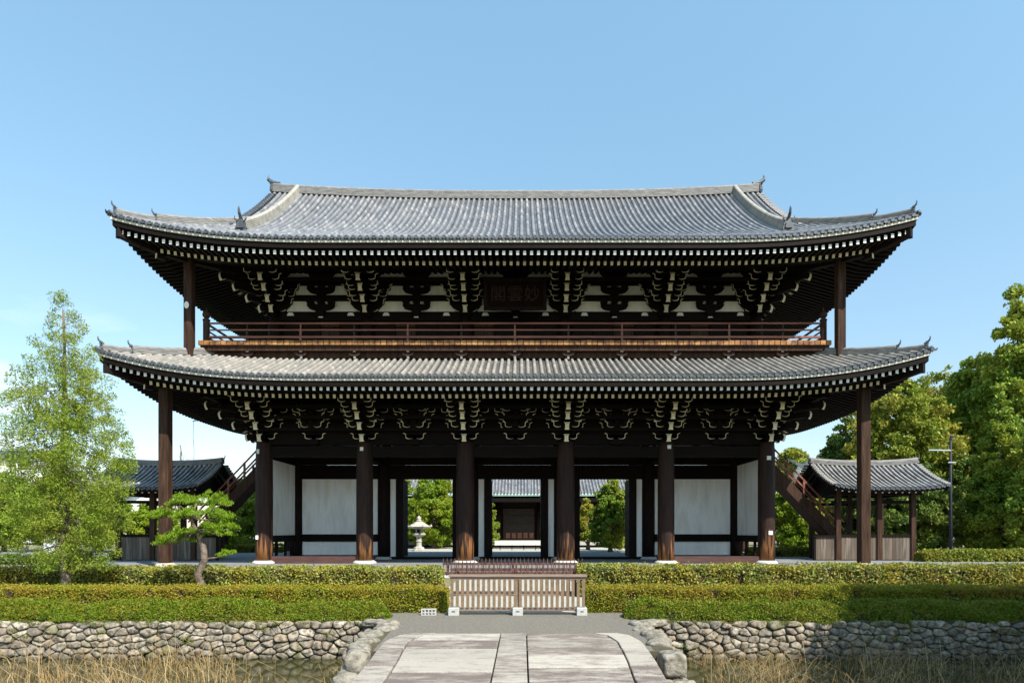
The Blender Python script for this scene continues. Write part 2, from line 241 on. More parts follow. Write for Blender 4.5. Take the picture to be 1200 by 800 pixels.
# ------------------------------------------------------------------ mesh helpers
class MB:
    def __init__(s): s.v = []; s.f = []; s.m = []; s.uv = []; s.hasuv = False
    def add(s, vs, fs, m=0, uvs=None):
        o = len(s.v); s.v.extend([tuple(p) for p in vs])
        for i, f in enumerate(fs):
            s.f.append([o+k for k in f]); s.m.append(m if not isinstance(m, (list, tuple)) else m[i])
        if uvs is not None: s.hasuv = True; s.uv.extend(uvs)
        else: s.uv.extend([(0.5, 0.5)]*len(vs))
    def box(s, x0, x1, y0, y1, z0, z1, m=0, front=None):
        vs = [(x0,y0,z0),(x1,y0,z0),(x1,y1,z0),(x0,y1,z0),(x0,y0,z1),(x1,y0,z1),(x1,y1,z1),(x0,y1,z1)]
        fs = [(3,2,1,0),(4,5,6,7),(0,1,5,4),(1,2,6,5),(2,3,7,6),(3,0,4,7)]
        mm = [m]*6
        if front is not None: mm[2] = front
        s.add(vs, fs, mm); return s
    def beam(s, p0, p1, wd, h, m=0, e0=None, e1=None, up=(0,0,1)):
        p0 = Vector(p0); p1 = Vector(p1); d = (p1-p0).normalized(); u = Vector(up); sd = d.cross(u).normalized(); u = sd.cross(d).normalized()
        vs = []
        for p in (p0, p1):
            for a, b in ((-1,-1),(1,-1),(1,1),(-1,1)): vs.append(p + sd*(a*wd/2) + u*(b*h/2))
        fs = [(0,1,2,3),(7,6,5,4),(0,4,5,1),(1,5,6,2),(2,6,7,3),(3,7,4,0)]
        s.add(vs, fs, [m if e0 is None else e0, m if e1 is None else e1, m, m, m, m]); return s
    def tube(s, pts, rad, n=8, m=0, cap=True):
        pts = [Vector(p) for p in pts]; vs = []; fs = []
        if not isinstance(rad, (list, tuple)): rad = [rad]*len(pts)
        ref = Vector((0.13, 0.97, 0.2))
        for i, p in enumerate(pts):
            d = (pts[min(i+1, len(pts)-1)] - pts[max(i-1, 0)])
            d = d.normalized() if d.length > 1e-9 else Vector((0,0,1))
            a = d.cross(ref).normalized(); b = d.cross(a).normalized()
            for k in range(n):
                t = 2*math.pi*k/n; vs.append(p + a*(math.cos(t)*rad[i]) + b*(math.sin(t)*rad[i]))
        for i in range(len(pts)-1):
            for k in range(n): fs.append((i*n+k, i*n+(k+1)%n, (i+1)*n+(k+1)%n, (i+1)*n+k))
        if cap: fs.append(tuple(range(n))[::-1]); fs.append(tuple((len(pts)-1)*n+k for k in range(n)))
        s.add(vs, fs, m); return s
    def lathe(s, cx, cy, prof, n=24, m=0):
        vs = []; fs = []
        for r, z in prof:
            for k in range(n):
                t = 2*math.pi*k/n; vs.append((cx+r*math.cos(t), cy+r*math.sin(t), z))
        for i in range(len(prof)-1):
            for k in range(n): fs.append((i*n+k, i*n+(k+1)%n, (i+1)*n+(k+1)%n, (i+1)*n+k))
        fs.append(tuple(range(n))[::-1]); fs.append(tuple((len(prof)-1)*n+k for k in range(n)))
        s.add(vs, fs, m); return s
    def prism(s, poly, fn, d0, d1, m=0, cap=None):
        """poly (a,b) list extruded along depth d0..d1; fn(a,b,d)->xyz"""
        n = len(poly); vs = [fn(a,b,d0) for a,b in poly] + [fn(a,b,d1) for a,b in poly]
        fs = [tuple(range(n)), tuple(range(2*n-1, n-1, -1))] + [(i, n+i, n+(i+1)%n, (i+1)%n) for i in range(n)]
        mm = [m if cap is None else cap, m] + [m]*n
        s.add(vs, fs, mm); return s
def mesh_from(name, mb, mats, smooth=False):
    me = bpy.data.meshes.new(name); me.from_pydata([tuple(v) for v in mb.v], [], mb.f)
    for k in mats: me.materials.append(M[k])
    if len(mats) > 1: me.polygons.foreach_set('material_index', mb.m)
    if mb.hasuv:
        ul = me.uv_layers.new(name='UVMap'); li = np.empty(len(me.loops), dtype=np.int32); me.loops.foreach_get('vertex_index', li)
        ul.data.foreach_set('uv', np.array(mb.uv, dtype=np.float32)[li].ravel())
    if smooth: me.shade_smooth()
    me.update(); return me
def obj(name, mb, mats, parent=None, smooth=False, bevel=0, label=None):
    if isinstance(mats, str): mats = [mats]
    me = mb if isinstance(mb, bpy.types.Mesh) else mesh_from(name, mb, mats, smooth)
    o = bpy.data.objects.new(name, me); COL.objects.link(o)
    if parent is not None:
        o.parent = parent
        if parent.parent is None: o.location = -Vector(parent.location)
    if bevel:
        b = o.modifiers.new('bevel', 'BEVEL'); b.width = bevel; b.segments = 2; b.limit_method = 'ANGLE'
    if smooth == 'auto':
        pass
    if label: o['label'] = label
    return o
def tag(o, label=None, cat=None, group=None, kind=None):
    if label: o['label'] = label
    if cat: o['category'] = cat
    if group: o['group'] = group
    if kind: o['kind'] = kind
    return o
def thing(name, loc, label, cat, group=None):
    o = bpy.data.objects.new(name, None); o.location = loc; o.empty_display_size = 0.3; COL.objects.link(o)
    return tag(o, label, cat, group)
def recalc(o):
    import bmesh
    bm = bmesh.new(); bm.from_mesh(o.data); bmesh.ops.recalc_face_normals(bm, faces=bm.faces); bm.to_mesh(o.data); bm.free(); return o
def leafmesh(name, P, size, matname, aspect=0.55, updir=None, jitter=1.0):
    """P: (n,3) leaf centres; each leaf a small rhombus with a random turn"""
    n = len(P); a = RNG.normal(size=(n,3)); a /= np.linalg.norm(a, axis=1)[:,None]
    if updir is not None: a = a*jitter + np.array(updir)[None,:]; a /= np.linalg.norm(a, axis=1)[:,None]
    b = np.cross(a, RNG.normal(size=(n,3))); b /= np.linalg.norm(b, axis=1)[:,None]+1e-9
    s = (size*RNG.uniform(0.6, 1.35, n))[:,None]
    V = np.empty((n,4,3), dtype=np.float32)
    V[:,0] = P - a*s; V[:,1] = P + b*s*aspect; V[:,2] = P + a*s; V[:,3] = P - b*s*aspect
    me = bpy.data.meshes.new(name); me.vertices.add(n*4); me.vertices.foreach_set('co', V.ravel())
    me.loops.add(n*4); me.loops.foreach_set('vertex_index', np.arange(n*4, dtype=np.int32))
    me.polygons.add(n); me.polygons.foreach_set('loop_start', np.arange(0, n*4, 4, dtype=np.int32))
    me.update(calc_edges=True); me.materials.append(M[matname]); return me

# ------------------------------------------------------------------ ground, pond, terrace
GZ = -0.36; WZ = -1.18; WY = -18.0
g = MB()
def quad(mb, x0, x1, y0, y1, z, m=0): mb.add([(x0,y0,z),(x1,y0,z),(x1,y1,z),(x0,y1,z)], [(0,1,2,3)], m)
quad(g, -1800, 1800, WY, 2500, GZ); quad(g, -1800, -26, -60, WY, GZ); quad(g, 12.9, 1800, -60, WY, GZ); quad(g, -1800, 1800, -1500, -60, GZ); quad(g, -26, 12.9, -60, -36, GZ)
tag(obj('ground', g, 'earth'), kind='structure')
g = MB(); quad(g, -26, 12.9, -36, WY+0.2, -1.6); tag(obj('pond_bed', g, 'mud'), kind='structure')
g = MB(); quad(g, -26, 12.9, -36, WY+0.1, WZ); tag(obj('pond_water', g, 'water'), kind='structure')
g = MB(); g.box(-26.4, -26, -36.4, WY, -1.6, GZ+0.02); g.box(12.9, 13.3, -36.4, WY, -1.6, GZ+0.02); g.box(-26, 12.9, -36.4, -36, -1.6, GZ+0.02); tag(obj('pond_bank', g, 'mud'), kind='structure')
# gravel apron in front of the fence, out to the bridge head
g = MB(); pts = [(-2.2,-21.6),(2.60,-21.6),(2.85,-18.4),(3.3,-17.2),(3.2,-16.4),(-3.0,-16.4),(-3.1,-17.2),(-2.40,-18.4)]
g.add([(x,y,GZ+0.006) for x,y in pts], [tuple(range(len(pts)))]); tag(obj('gravel_path', g, 'gravel'), kind='structure')
g = MB(); quad(g, -2.3, 2.3, -16.4, -5.6, GZ+0.005); tag(obj('pale_path', g, 'palegravel'), kind='structure')
g = MB(); g.box(-60, 60, -4.3, 16, GZ-0.2, 0.0); tag(obj('stone_terrace', g, 'terrace', bevel=0.02), kind='structure')
g = MB(); quad(g, -300, 300, 15.9, 130, -0.25); tag(obj('courtyard', g, 'palegravel'), kind='structure')
g = MB(); quad(g, 21, 140, 16.1, 90, -0.24); quad(g, -140, -20, 16.1, 100, -0.24); tag(obj('mossy_ground', g, 'earth'), kind='structure')
g = MB()
for i in range(2): g.box(-3.0, 3.0, -4.3-0.35*(2-i), -4.3-0.35*(1-i), GZ, GZ+0.12*(i+1))
tag(obj('stone_steps', g, 'granite', bevel=0.01), 'low granite steps up to the terrace behind the rear picket fence', 'steps')

# ------------------------------------------------------------------ rough stone walls (each stone a rounded cell)
def stone_panel(mb, L0, L1, z0, z1, fn, cw=0.28, ch=0.15, depth=0.11, seed=1):
    """fn(a, z, out) -> xyz ; a runs along the wall"""
    rn = random.Random(seed); pts = []
    rows = max(1, round((z1-z0)/ch)); hh = (z1-z0)/rows
    for r in range(-1, rows+1):
        a = L0-0.5 + rn.random()*cw
        while a < L1+0.5:
            pts.append((a, z0+(r+0.5)*hh + rn.uniform(-.42,.42)*hh)); a += cw*rn.uniform(0.45, 1.65)
    SZ = 1.65; A = np.array(pts)*np.array((1, SZ)); NA = 22; an = np.linspace(0, 2*math.pi, NA, endpoint=False)
    for i, (a, z) in enumerate(pts):
        if a < L0 or a > L1 or z < z0 or z > z1: continue
        D = A - A[i]; d2 = (D**2).sum(1); near = np.where((d2 > 1e-9) & (d2 < 0.5))[0]
        if len(near) < 3: continue
        DN = D[near]; rr = []
        for t in an:
            dr = np.array((math.cos(t), math.sin(t))); pr = DN @ dr; ok = pr > 1e-4
            rad = (d2[near][ok]/2)/pr[ok]
            v = (np.sum(np.minimum(rad, 50.)**-16.0))**(-1/16.0); rr.append(min(v, 0.30))
        tz = rn.uniform(-.25, .25); ta = rn.uniform(-.2, .2); dep = depth*rn.uniform(0.6, 1.3); sdv = rn.uniform(0, 100)
        vs = []; fs = []; rings = [(1.0,-0.06),(0.99,0.30),(0.93,0.66),(0.78,0.88),(0.5,1.0)]
        for ri, (q, dd) in enumerate(rings):
            for k, t in enumerate(an):
                rq = (rr[k]*0.985-0.003)*q; pa = a+math.cos(t)*rq; pz = z+math.sin(t)*rq/SZ
                nn = mnoise.noise(Vector((pa*5+sdv, pz*5, ri*0.4)))
                pz = min(pz, z1+0.015+0.02*nn)
                vs.append(fn(pa, pz, dep*dd*(1+0.25*nn) + (pa-a)*ta*dd + (pz-z)*tz*dd + 0.02*nn))
        vs.append(fn(a, min(z, z1), dep*1.02)); c = len(vs)-1
        for ri in range(len(rings)-1):
            for k in range(NA): fs.append((ri*NA+k, ri*NA+(k+1)%NA, (ri+1)*NA+(k+1)%NA, (ri+1)*NA+k))
        o = (len(rings)-1)*NA
        for k in range(NA): fs.append((o+k, o+(k+1)%NA, c))
        mb.add(vs, fs)
def stone_wall(name, x0, x1, xc, label, seed):
    root = thing(name, ((x0+x1)/2, WY, GZ), label, 'stone wall')
    mb = MB(); bat = 0.12
    stone_panel(mb, x0, x1, WZ-0.18, GZ, lambda a, z, o: (a, WY-0.02-o-bat*(GZ-z), z), seed=seed)
    sg = -1 if xc < 0 else 1
    stone_panel(mb, -21.7, WY-0.1, WZ-0.18, GZ, lambda a, z, o: (xc+sg*(0.02+o+0.1*(GZ-z)), a, z), seed=seed+5, cw=0.36, ch=0.26)
    o = obj('stones', mb, 'stone', root, smooth=True); recalc(o)
    mb = MB(); mb.box(min(x0,x1), max(x0,x1), WY+0.002, WY+0.3, -1.6, GZ-0.012)
    if xc < 0: mb.box(xc, xc+0.3, -21.7, WY, -1.6, GZ-0.012)
    else: mb.box(xc-0.3, xc, -21.7, WY, -1.6, GZ-0.012)
    obj('backing', mb, 'mud', root)
stone_wall('stone_wall', -26, -2.62, -2.62, 'sunlit dry stone retaining wall under the left hedges, ending at the bridge', 3)
stone_wall('stone_wall', 2.98, 12.9, 2.98, 'dry stone retaining wall right of the bridge, mostly in bluish tree shade', 17)
g = MB(); g.box(-2.58, 2.94, -21.6, -18.0, -1.6, GZ-0.004); g.box(-1.95, 2.35, -22.9, -21.602, -1.6, GZ-0.2); tag(obj('abutment_fill', g, 'mud'), kind='structure')

def boulder(cx, cy, cz, rx, ry, rz, label, seed, block=False):
    if not block: rx *= .86; ry *= .86
    rn = random.Random(seed); mb = MB(); nu, nv = 28, 16; vs = []; fs = []
    pw = 0.35 if block else 0.62
    rot = rn.uniform(-.5,.5) if not block else 0.08
    for j in range(nv+1):
        ph = math.pi*j/nv - math.pi/2
        for i in range(nu):
            th = 2*math.pi*i/nu
            sg = lambda q, p: math.copysign(abs(q)**p, q)
            p = Vector((sg(math.cos(ph),pw)*sg(math.cos(th),pw), sg(math.cos(ph),pw)*sg(math.sin(th),pw), sg(math.sin(ph),pw)))
            k = 1 + (0.05 if block else 0.28)*mnoise.noise(p*1.5+Vector((seed*3.1,0,0))) + (0.02 if block else 0.13)*abs(mnoise.noise(p*3.3+Vector((seed,4,0)))) + (0.01 if block else 0.05)*mnoise.noise(p*9+Vector((seed,4,0)))
            q = Vector((p.x*rx*k, p.y*ry*k, p.z*rz*k)); q.rotate(Matrix.Rotation(rot,3,'Z')); vs.append((cx+q.x, cy+q.y, cz+q.z))
    for j in range(nv):
        for i in range(nu): fs.append((j*nu+i, j*nu+(i+1)%nu, (j+1)*nu+(i+1)%nu, (j+1)*nu+i))
    mb.add(vs, fs); o = obj('stone_block' if block else 'boulder', mb, 'boulder', smooth=True)
    return tag(o, label, 'stone', None if block else 'loose stones edging the bridge approach')
bl = [
 (-2.30,-22.20,-0.45,.22,.26,.22,'rounded grey boulder at the left edge of the bridge, largest there'),
 (-2.32,-22.78,-0.72,.24,.24,.26,'lower boulder in the water below the rounded left boulder'),
 (-2.62,-18.45,-0.38,.30,.30,.11,'flat pale rock on the left wall corner nearest the hedge'),
 (-2.50,-19.15,-0.39,.25,.34,.10,'flat rock second along the left gravel edge, in front of the corner rock'),
 (-2.62,-19.85,-0.41,.24,.32,.13,'broken slab-like rock halfway along the left gravel edge'),
 (-2.52,-20.60,-0.42,.23,.34,.13,'long pale rock fourth along the left gravel edge'),
 (-2.48,-21.40,-0.42,.22,.34,.16,'dark cracked rock just behind the rounded left boulder'),
 (-2.95,-18.12,-0.38,.30,.18,.08,'low rock tucked under the end of the left low hedge'),
 (2.98,-18.50,-0.38,.30,.28,.11,'rock at the right wall corner nearest the hedge'),
 (2.86,-19.20,-0.39,.22,.32,.10,'tilted pale rock second along the right gravel edge'),
 (2.92,-20.00,-0.40,.26,.34,.13,'flat pale rock third along the right gravel edge'),
 (2.84,-20.85,-0.40,.24,.34,.14,'broad cracked rock behind the squared block on the right'),
 (3.35,-18.12,-0.38,.32,.18,.08,'low rock tucked under the end of the right low hedge'),
 (2.85,-22.15,-0.92,.30,.28,.24,'low boulder under the squared block at the right edge of the bridge')]
for i, b in enumerate(bl): boulder(*b, 40+i)
boulder(2.80, -22.0, -0.48, .20, .24, .19, 'squared granite block beside the right edge of the bridge slabs', 70, block=True)

# ------------------------------------------------------------------ bridge of stone slabs
root = thing('stone_bridge', (0, -22, GZ), 'pale stained granite slab bridge with curved edge stones leading to the gate', 'bridge')
TZ = GZ+0.055
outL = [(-1.72,-19.98),(-2.0,-20.25),(-2.14,-20.9),(-2.08,-21.8),(-2.0,-22.7),(-1.92,-23.9),(-1.85,-26),(-1.8,-34.5)]
outR = [(2.16,-19.98),(2.40,-20.25),(2.50,-20.9),(2.46,-21.8),(2.40,-22.7),(2.29,-23.9),(2.22,-26),(2.18,-34.5)]
def xat(pl, y):
    for (xa, ya), (xb, yb) in zip(pl, pl[1:]):
        if yb <= y <= ya: return xa+(xb-xa)*(ya-y)/(ya-yb)
    return pl[-1][0]
def slab(name, poly, z1=TZ, th=0.22, label=None):
    mb = MB(); mb.prism(poly, lambda a, b, d: (a, b, d), z1-th, z1); o = obj(name, mb, 'slab', root, bevel=0.012, label=label); return recalc(o)
def dense(y0, y1, n=6): return [y0+(y1-y0)*i/n for i in range(n+1)]
gap = 0.022; EW = 0.42
for sg, pl in ((-1, outL), (1, outR)):
    for ya, yb in ((-19.98,-21.55),(-21.55,-23.0),(-23.0,-25.2),(-25.2,-28),(-28,-31),(-31,-34.4)):
        ys = dense(ya-gap*1.6, yb+gap*1.6)
        innr = [(xat(pl, y)-sg*EW, y) for y in ys]; outr = [(xat(pl, y), y) for y in reversed(ys)]
        slab('edge_stone', innr+outr, TZ+0.01)
cj = [-19.98,-22.1,-25.0,-28.2,-31.3,-34.4]
for ya, yb in zip(cj, cj[1:]): slab('centre_stone', [(-0.06,ya-gap),(0.42,ya-gap),(0.42,yb+gap),(-0.06,yb+gap)])
for sg, pl, js in ((-1, outL, [-19.98,-20.75,-21.55,-22.55,-23.4,-24.6,-26,-27.6,-29.3,-31,-32.7,-34.4]), (1, outR, [-19.98,-20.42,-21.45,-22.08,-23.1,-24.2,-25.8,-27.4,-29,-30.6,-32.4,-34.4])):
    for ya, yb in zip(js, js[1:]):
        ys = dense(ya-gap*1.6, yb+gap*1.6)
        xi = -0.06-gap if sg < 0 else 0.42+gap
        edge = [(xat(pl, y)-sg*(EW+gap), y) for y in ys]
        slab('deck_slab', [(xi, ya-gap*1.6)] + edge[1:-1] + [(xi, yb+gap*1.6)] if False else [(xi, ya-gap*1.6)] + edge + [(xi, yb+gap*1.6)], TZ-random.random()*0.006)
mb = MB()
for x in (-1.7, -0.6, 0.4, 1.6): mb.box(x-0.14, x+0.14, -34.4, -22.75, GZ-0.5, GZ-0.17)
obj('girder', mb, 'granite', root)
mb = MB()
for y in (-26, -30):
    for x in (-1.6, 0, 1.6): mb.box(x-0.16, x+0.16, y-0.16, y+0.16, -1.6, GZ-0.5)
obj('pier', mb, 'granite', root)

# ------------------------------------------------------------------ roofs
PITCH = 0.303
class Roof:
    def __init__(s, W, yc, HY, z0, a, b, Lf, S=9.4, sag=0.0, ridge=None, fade=9.0):
        s.W, s.yc, s.HY, s.z0, s.a, s.b, s.Lf, s.S, s.sag, s.fade = W, yc, HY, z0, a, b, Lf, S, sag, fade
    def lift(s, q): return s.Lf*max(0.0, 1-q/s.S)**2.5
    def z(s, half, t, u):
        zz = s.z0 + s.a*u + s.b*u*u + s.lift(half-abs(t))*max(0, 1-u/s.fade)
        if s.sag: zz += s.sag*(abs(t)/14.0)**2.5*(u/s.HY)**2
        return zz
    def pos(s, side, t, u, dz=0.0, zabs=None):
        half = s.W if side in 'FB' else s.HY
        zz = (s.z(half, t, u) if zabs is None else zabs) + dz
        if side == 'F': return (t, s.yc-s.HY+u, zz)
        if side == 'B': return (-t, s.yc+s.HY-u, zz)
        if side == 'R': return (s.W-u, s.yc+t, zz)
        return (-s.W+u, s.yc-t, zz)
    def half(s, side): return s.W if side in 'FB' else s.HY
def tile_field(mb, rf, side, umax_fn, u0_fn=None, tlim=None, steps=14, pitch=PITCH, rr=0.105, seed=0):
    half = rf.half(side) if tlim is None else tlim; n = int(half/pitch); rn = random.Random(seed)
    prof = [(-0.5,-0.012),(-0.36,-0.035),(-0.27,-0.02)] + [(0.255*math.cos(math.pi*(1-k/6)), 0.0+rr*math.sin(math.pi*k/6)) for k in range(7)] + [(0.27,-0.02),(0.36,-0.035),(0.5,-0.012)]
    for i in range(-n, n+1):
        t = i*pitch; um = umax_fn(t); u0 = u0_fn(t) if u0_fn else 0.0
        if um-u0 < 0.08: continue
        k = max(2, int(steps*(um-u0)/umax_fn(0)+1)); vs = []; uv = []; fs = []; off = rn.random(); wob = rn.uniform(-.012,.012)
        for j in range(k+1):
            u = u0+(um-u0)*j/k
            for a, h in prof:
                tt = t+a*pitch; vs.append(rf.pos(side, tt+wob*(1 if 0<j<k else 0), u, h)); uv.append((i+0.5+a*0.98+200, u/0.3+off+100))
        m = len(prof)
        for j in range(k):
            for q in range(m-1): fs.append((j*m+q, j*m+q+1, (j+1)*m+q+1, (j+1)*m+q))
        mb.add(vs, fs, 0, uv)
def eave_ends(mb, rf, side, m=0, pitch=PITCH, rr=0.082, tlim=None, gut=True):
    """round end discs and hanging pan ends along the eave"""
    half = rf.half(side) if tlim is None else tlim; n = int(half/pitch)
    for i in range(-n, n+1):
        t = i*pitch; vs = []; K = 10
        for dd in (-0.05, 0.10):
            for k in range(K):
                an = 2*math.pi*k/K; vs.append(rf.pos(side, t+rr*math.cos(an), dd, 0.0 + 0.01+rr*math.sin(an)-0.0))
        fs = [tuple(range(K))] + [(k, (k+1)%K, K+(k+1)%K, K+k) for k in range(K)]
        mb.add(vs, fs, m)
        # pan end
        tt = t+pitch/2; vs = []
        for dd in (-0.02, 0.02):
            for a, h in ((-0.28,0.01),(0,-0.015),(0.28,0.01),(0.2,-0.085),(0,-0.11),(-0.2,-0.085)): vs.append(rf.pos(side, tt+a*pitch, dd, h))
        mb.add(vs, [(0,1,2,3,4,5)]+[(k,(k+1)%6,6+(k+1)%6,6+k) for k in range(6)], m)
def strip(mb, rf, side, u0, u1, dz0, dz1, m=0, n=60, extra=0.0, abs_lift=True):
    """board running along the whole eave, following its upward curve"""
    half = rf.half(side)
    vs = []
    for i in range(n+1):
        s_ = -1+2*i/n; h0 = half-u0+extra; h1 = half-u1+extra
        for u, dz, hh in ((u0,dz0,h0),(u0,dz1,h0),(u1,dz1,h1),(u1,dz0,h1)):
            t = s_*hh; vs.append(rf.pos(side, t, u, zabs=rf.z0+rf.lift(half-abs(t))*max(0,1-u/rf.fade)+dz))
    fs = []
    for i in range(n):
        for q in range(4): fs.append((i*4+q, i*4+(q+1)%4, (i+1)*4+(q+1)%4, (i+1)*4+q))
    fs += [(0,1,2,3), tuple(n*4+k for k in (3,2,1,0))]
    mb.add(vs, fs, m)
def rafter(mb, rf, side, t, uo, dzo, ui, slope, wd=0.125, h=0.17, m=0, me=1):
    half = rf.half(side)
    ui = min(ui, half-abs(t)+0.05)
    if ui-uo < 0.08: return False
    lf = rf.lift(half-abs(t))
    z0 = rf.z0+dzo+lf*max(0,1-uo/rf.fade); z1 = rf.z0+dzo+slope*(ui-uo)+lf*max(0,1-ui/rf.fade)
    mb.beam(rf.pos(side, t, uo, zabs=z0), rf.pos(side, t, ui, zabs=z1), wd, h, m, e0=me); return True
def ridge_sweep(mb, pts, wd, h, m=0, cap=True, layers=4):
    """stacked flat ridge tiles: stepped box section with a round cap along a path"""
    P = [Vector(p) for p in pts]; sec = []
    for k in range(layers):
        zz = h*k/layers; w2 = wd/2*(1-0.06*k)
        sec += [(w2, zz), (w2, zz+h/layers*0.72), (w2-0.03, zz+h/layers*0.74), (w2-0.03, zz+h/layers)]
    r = wd*0.36
    if cap: sec += [(r*math.cos(a), h+r*math.sin(a)) for a in [math.pi*k/8 for k in range(9)]]
    left = [(-a, b) for a, b in sec[:4*layers]][::-1]
    sec = sec+left; n = len(sec); vs = []
    for i, p in enumerate(P):
        d = P[min(i+1,len(P)-1)]-P[max(i-1,0)]; d.z = 0; d.normalize(); sd = Vector((d.y, -d.x, 0))
        for a, b in sec: vs.append(p+sd*a+Vector((0,0,b)))
    fs = []
    for i in range(len(P)-1):
        for q in range(n): fs.append((i*n+q, i*n+(q+1)%n, (i+1)*n+(q+1)%n, (i+1)*n+q))
    fs += [tuple(range(n)), tuple((len(P)-1)*n+k for k in range(n-1,-1,-1))]
    mb.add(vs, fs, m)
def ogre(mb, p, d, s=1.0, m=0, horn=True):
    """ridge end tile: flared shield, curled top and a little round spout tile"""
    p = Vector(p); d = Vector((d[0], d[1], 0)).normalized(); sd = Vector((d.y, -d.x, 0)); up = Vector((0,0,1))
    prof = [(-.30,0),(-.34,.16),(-.26,.30),(-.27,.46),(-.15,.60),(-.07,.72),(0,.86),(.07,.72),(.15,.60),(.27,.46),(.26,.30),(.34,.16),(.30,0)]
    mb.prism([(a*s*.8, b*s*.8) for a, b in prof], lambda a, b, q: p+sd*a+up*b+d*q, 0.0, 0.10*s, m)
    mb.prism([(a*s*.5, b*s*.52+.09*s) for a, b in prof], lambda a, b, q: p+sd*a+up*b+d*q, 0.10*s, 0.17*s, m)
    if horn:
        mb.tube([p+up*(.50*s)-d*.10*s, p+up*(.60*s)+d*.12*s, p+up*(.74*s)+d*.26*s, p+up*(.92*s)+d*.30*s, p+up*(1.04*s)+d*.27*s], [.075*s,.075*s,.065*s,.045*s,.012*s], 7, m)
        for a in (-1, 1): mb.tube([p+sd*(a*.16*s)+up*.42*s+d*.1*s, p+sd*(a*.27*s)+up*.54*s+d*.12*s, p+sd*(a*.25*s)+up*.66*s+d*.14*s], [.05*s,.035*s,.01*s], 6, m)
def hip_pts(rf, sx_, sy_, u0, u1, n=10, dz=0.0):
    """points along the hip; u = inset from both eaves"""
    out = []
    for i in range(n+1):
        u = u0+(u1-u0)*i/n; out.append((sx_*(rf.W-u), rf.yc+sy_*(rf.HY-u), rf.z0+rf.a*u+rf.b*u*u+rf.lift(u)*max(0,1-u/rf.fade)+dz))
    return out

GATE = thing('temple_gate', (0,0,0), 'huge two-storey dark timber temple gate with sweeping grey tiled roofs and white plaster walls', 'temple gate')
LR = Roof(17.89, 4.6, 9.74, 8.29, 0.44, 0.006, 1.12)
UR = Roof(17.55, 4.6, 9.41, 14.35, 0.47, 0.0236, 1.03, sag=0.40)
CX = [-12.75, -7.65, -2.55, 2.55, 7.65, 12.75]; CYS = [0.0, 4.6, 9.2]

# --- columns, bases
for j, y in enumerate(CYS):
    for i, x in enumerate(CX):
        r = (0.42 if j == 0 else 0.37) + (0.03 if j == 0 and i in (2,3) else 0)
        top = 6.15 if j == 0 else 6.6
        mb = MB(); mb.lathe(x, y, [(r*.97,0.13),(r,0.8),(r,3.5),(r*.97,top-.5),(r*.90,top-.08),(r*.8,top)], 28)
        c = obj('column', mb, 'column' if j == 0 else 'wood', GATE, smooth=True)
        mb = MB(); mb.lathe(x, y, [(r*1.42,-0.02),(r*1.40,0.06),(r*1.2,0.12),(r*1.08,0.15),(r*1.0,0.15)], 28); obj('column_base', mb, 'granite', c, smooth=True)
for sx_ in (-1, 1):           # free-standing props under the lower eave corners
    for yy, nm in ((-3.22, 0), (12.42, 1)):
        x = sx_*15.97; mb = MB(); mb.box(x-.22, x+.22, yy-.22, yy+.22, 0.18, 8.45)
        c = obj('corner_post', mb, 'post', GATE, bevel=0.03)
        mb = MB(); mb.lathe(x, yy, [(0.44,-.02),(0.44,0.10),(0.34,0.19),(0.3,0.19)], 16); obj('post_base', mb, 'lantern', c)
    for yy in (-2.5, 11.7):
        x = sx_*15.25; mb = MB(); mb.box(x-.19, x+.19, yy-.19, yy+.19, 9.5, 14.5); obj('corner_post', mb, 'post', GATE, bevel=0.03)
# --- tie beams
def beams(y, z0, z1, t=0.34, xs=(-12.75, 12.75), m='woodh', nm='tie_beam'):
    mb = MB(); mb.box(xs[0], xs[1], y-t/2, y+t/2, z0, z1); return obj(nm, mb, m, GATE)
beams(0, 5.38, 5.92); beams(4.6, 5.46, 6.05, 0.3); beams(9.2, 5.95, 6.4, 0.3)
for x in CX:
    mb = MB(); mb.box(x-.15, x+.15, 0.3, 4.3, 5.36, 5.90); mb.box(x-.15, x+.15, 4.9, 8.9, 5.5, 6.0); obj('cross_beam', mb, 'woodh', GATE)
# --- front ground sills in the end bays
for a, b in ((-12.75,-7.65),(7.65,12.75)):
    mb = MB(); mb.box(a+.40, b-.40, -0.13, 0.13, 0.02, 0.36); obj('ground_sill', mb, 'sill', GATE)
# --- white walls in the middle row, end bays
for sx_ in (-1, 1):
    a, b = sorted((sx_*12.38, sx_*8.02))
    mb = MB(); mb.box(a, b, 4.54, 4.66, 1.44, 4.62); obj('plaster_wall', mb, 'plaster', GATE)
    mb = MB(); mb.box(a, b, 4.55, 4.65, 0.25, 1.02); obj('plaster_wall', mb, 'plaster', GATE)
    mb = MB(); mb.box(a, b, 4.46, 4.74, 1.02, 1.44); obj('wall_rail', mb, 'woodh', GATE)
    mb = MB(); mb.box(a, b, 4.46, 4.74, 0.0, 0.25); obj('wall_rail', mb, 'sill', GATE)
    xx = sx_*12.75
    mb = MB(); mb.box(xx-.05, xx+.05, 0.38, 4.28, 1.40, 5.36); obj('plaster_wall', mb, 'plaster', GATE)
    mb = MB(); mb.box(xx-.12, xx+.12, 0.38, 4.28, 1.05, 1.40); obj('wall_rail', mb, 'woodh', GATE)
    mb = MB(); mb.box(xx-.12, xx+.12, 0.38, 4.28, 0.02, 0.25); obj('wall_rail', mb, 'woodh', GATE)
    for yy in (1.6, 2.9):
        mb = MB(); mb.box(xx-.06, xx+.06, yy-.06, yy+.06, 0.25, 1.05); obj('strut', mb, 'woodh', GATE)
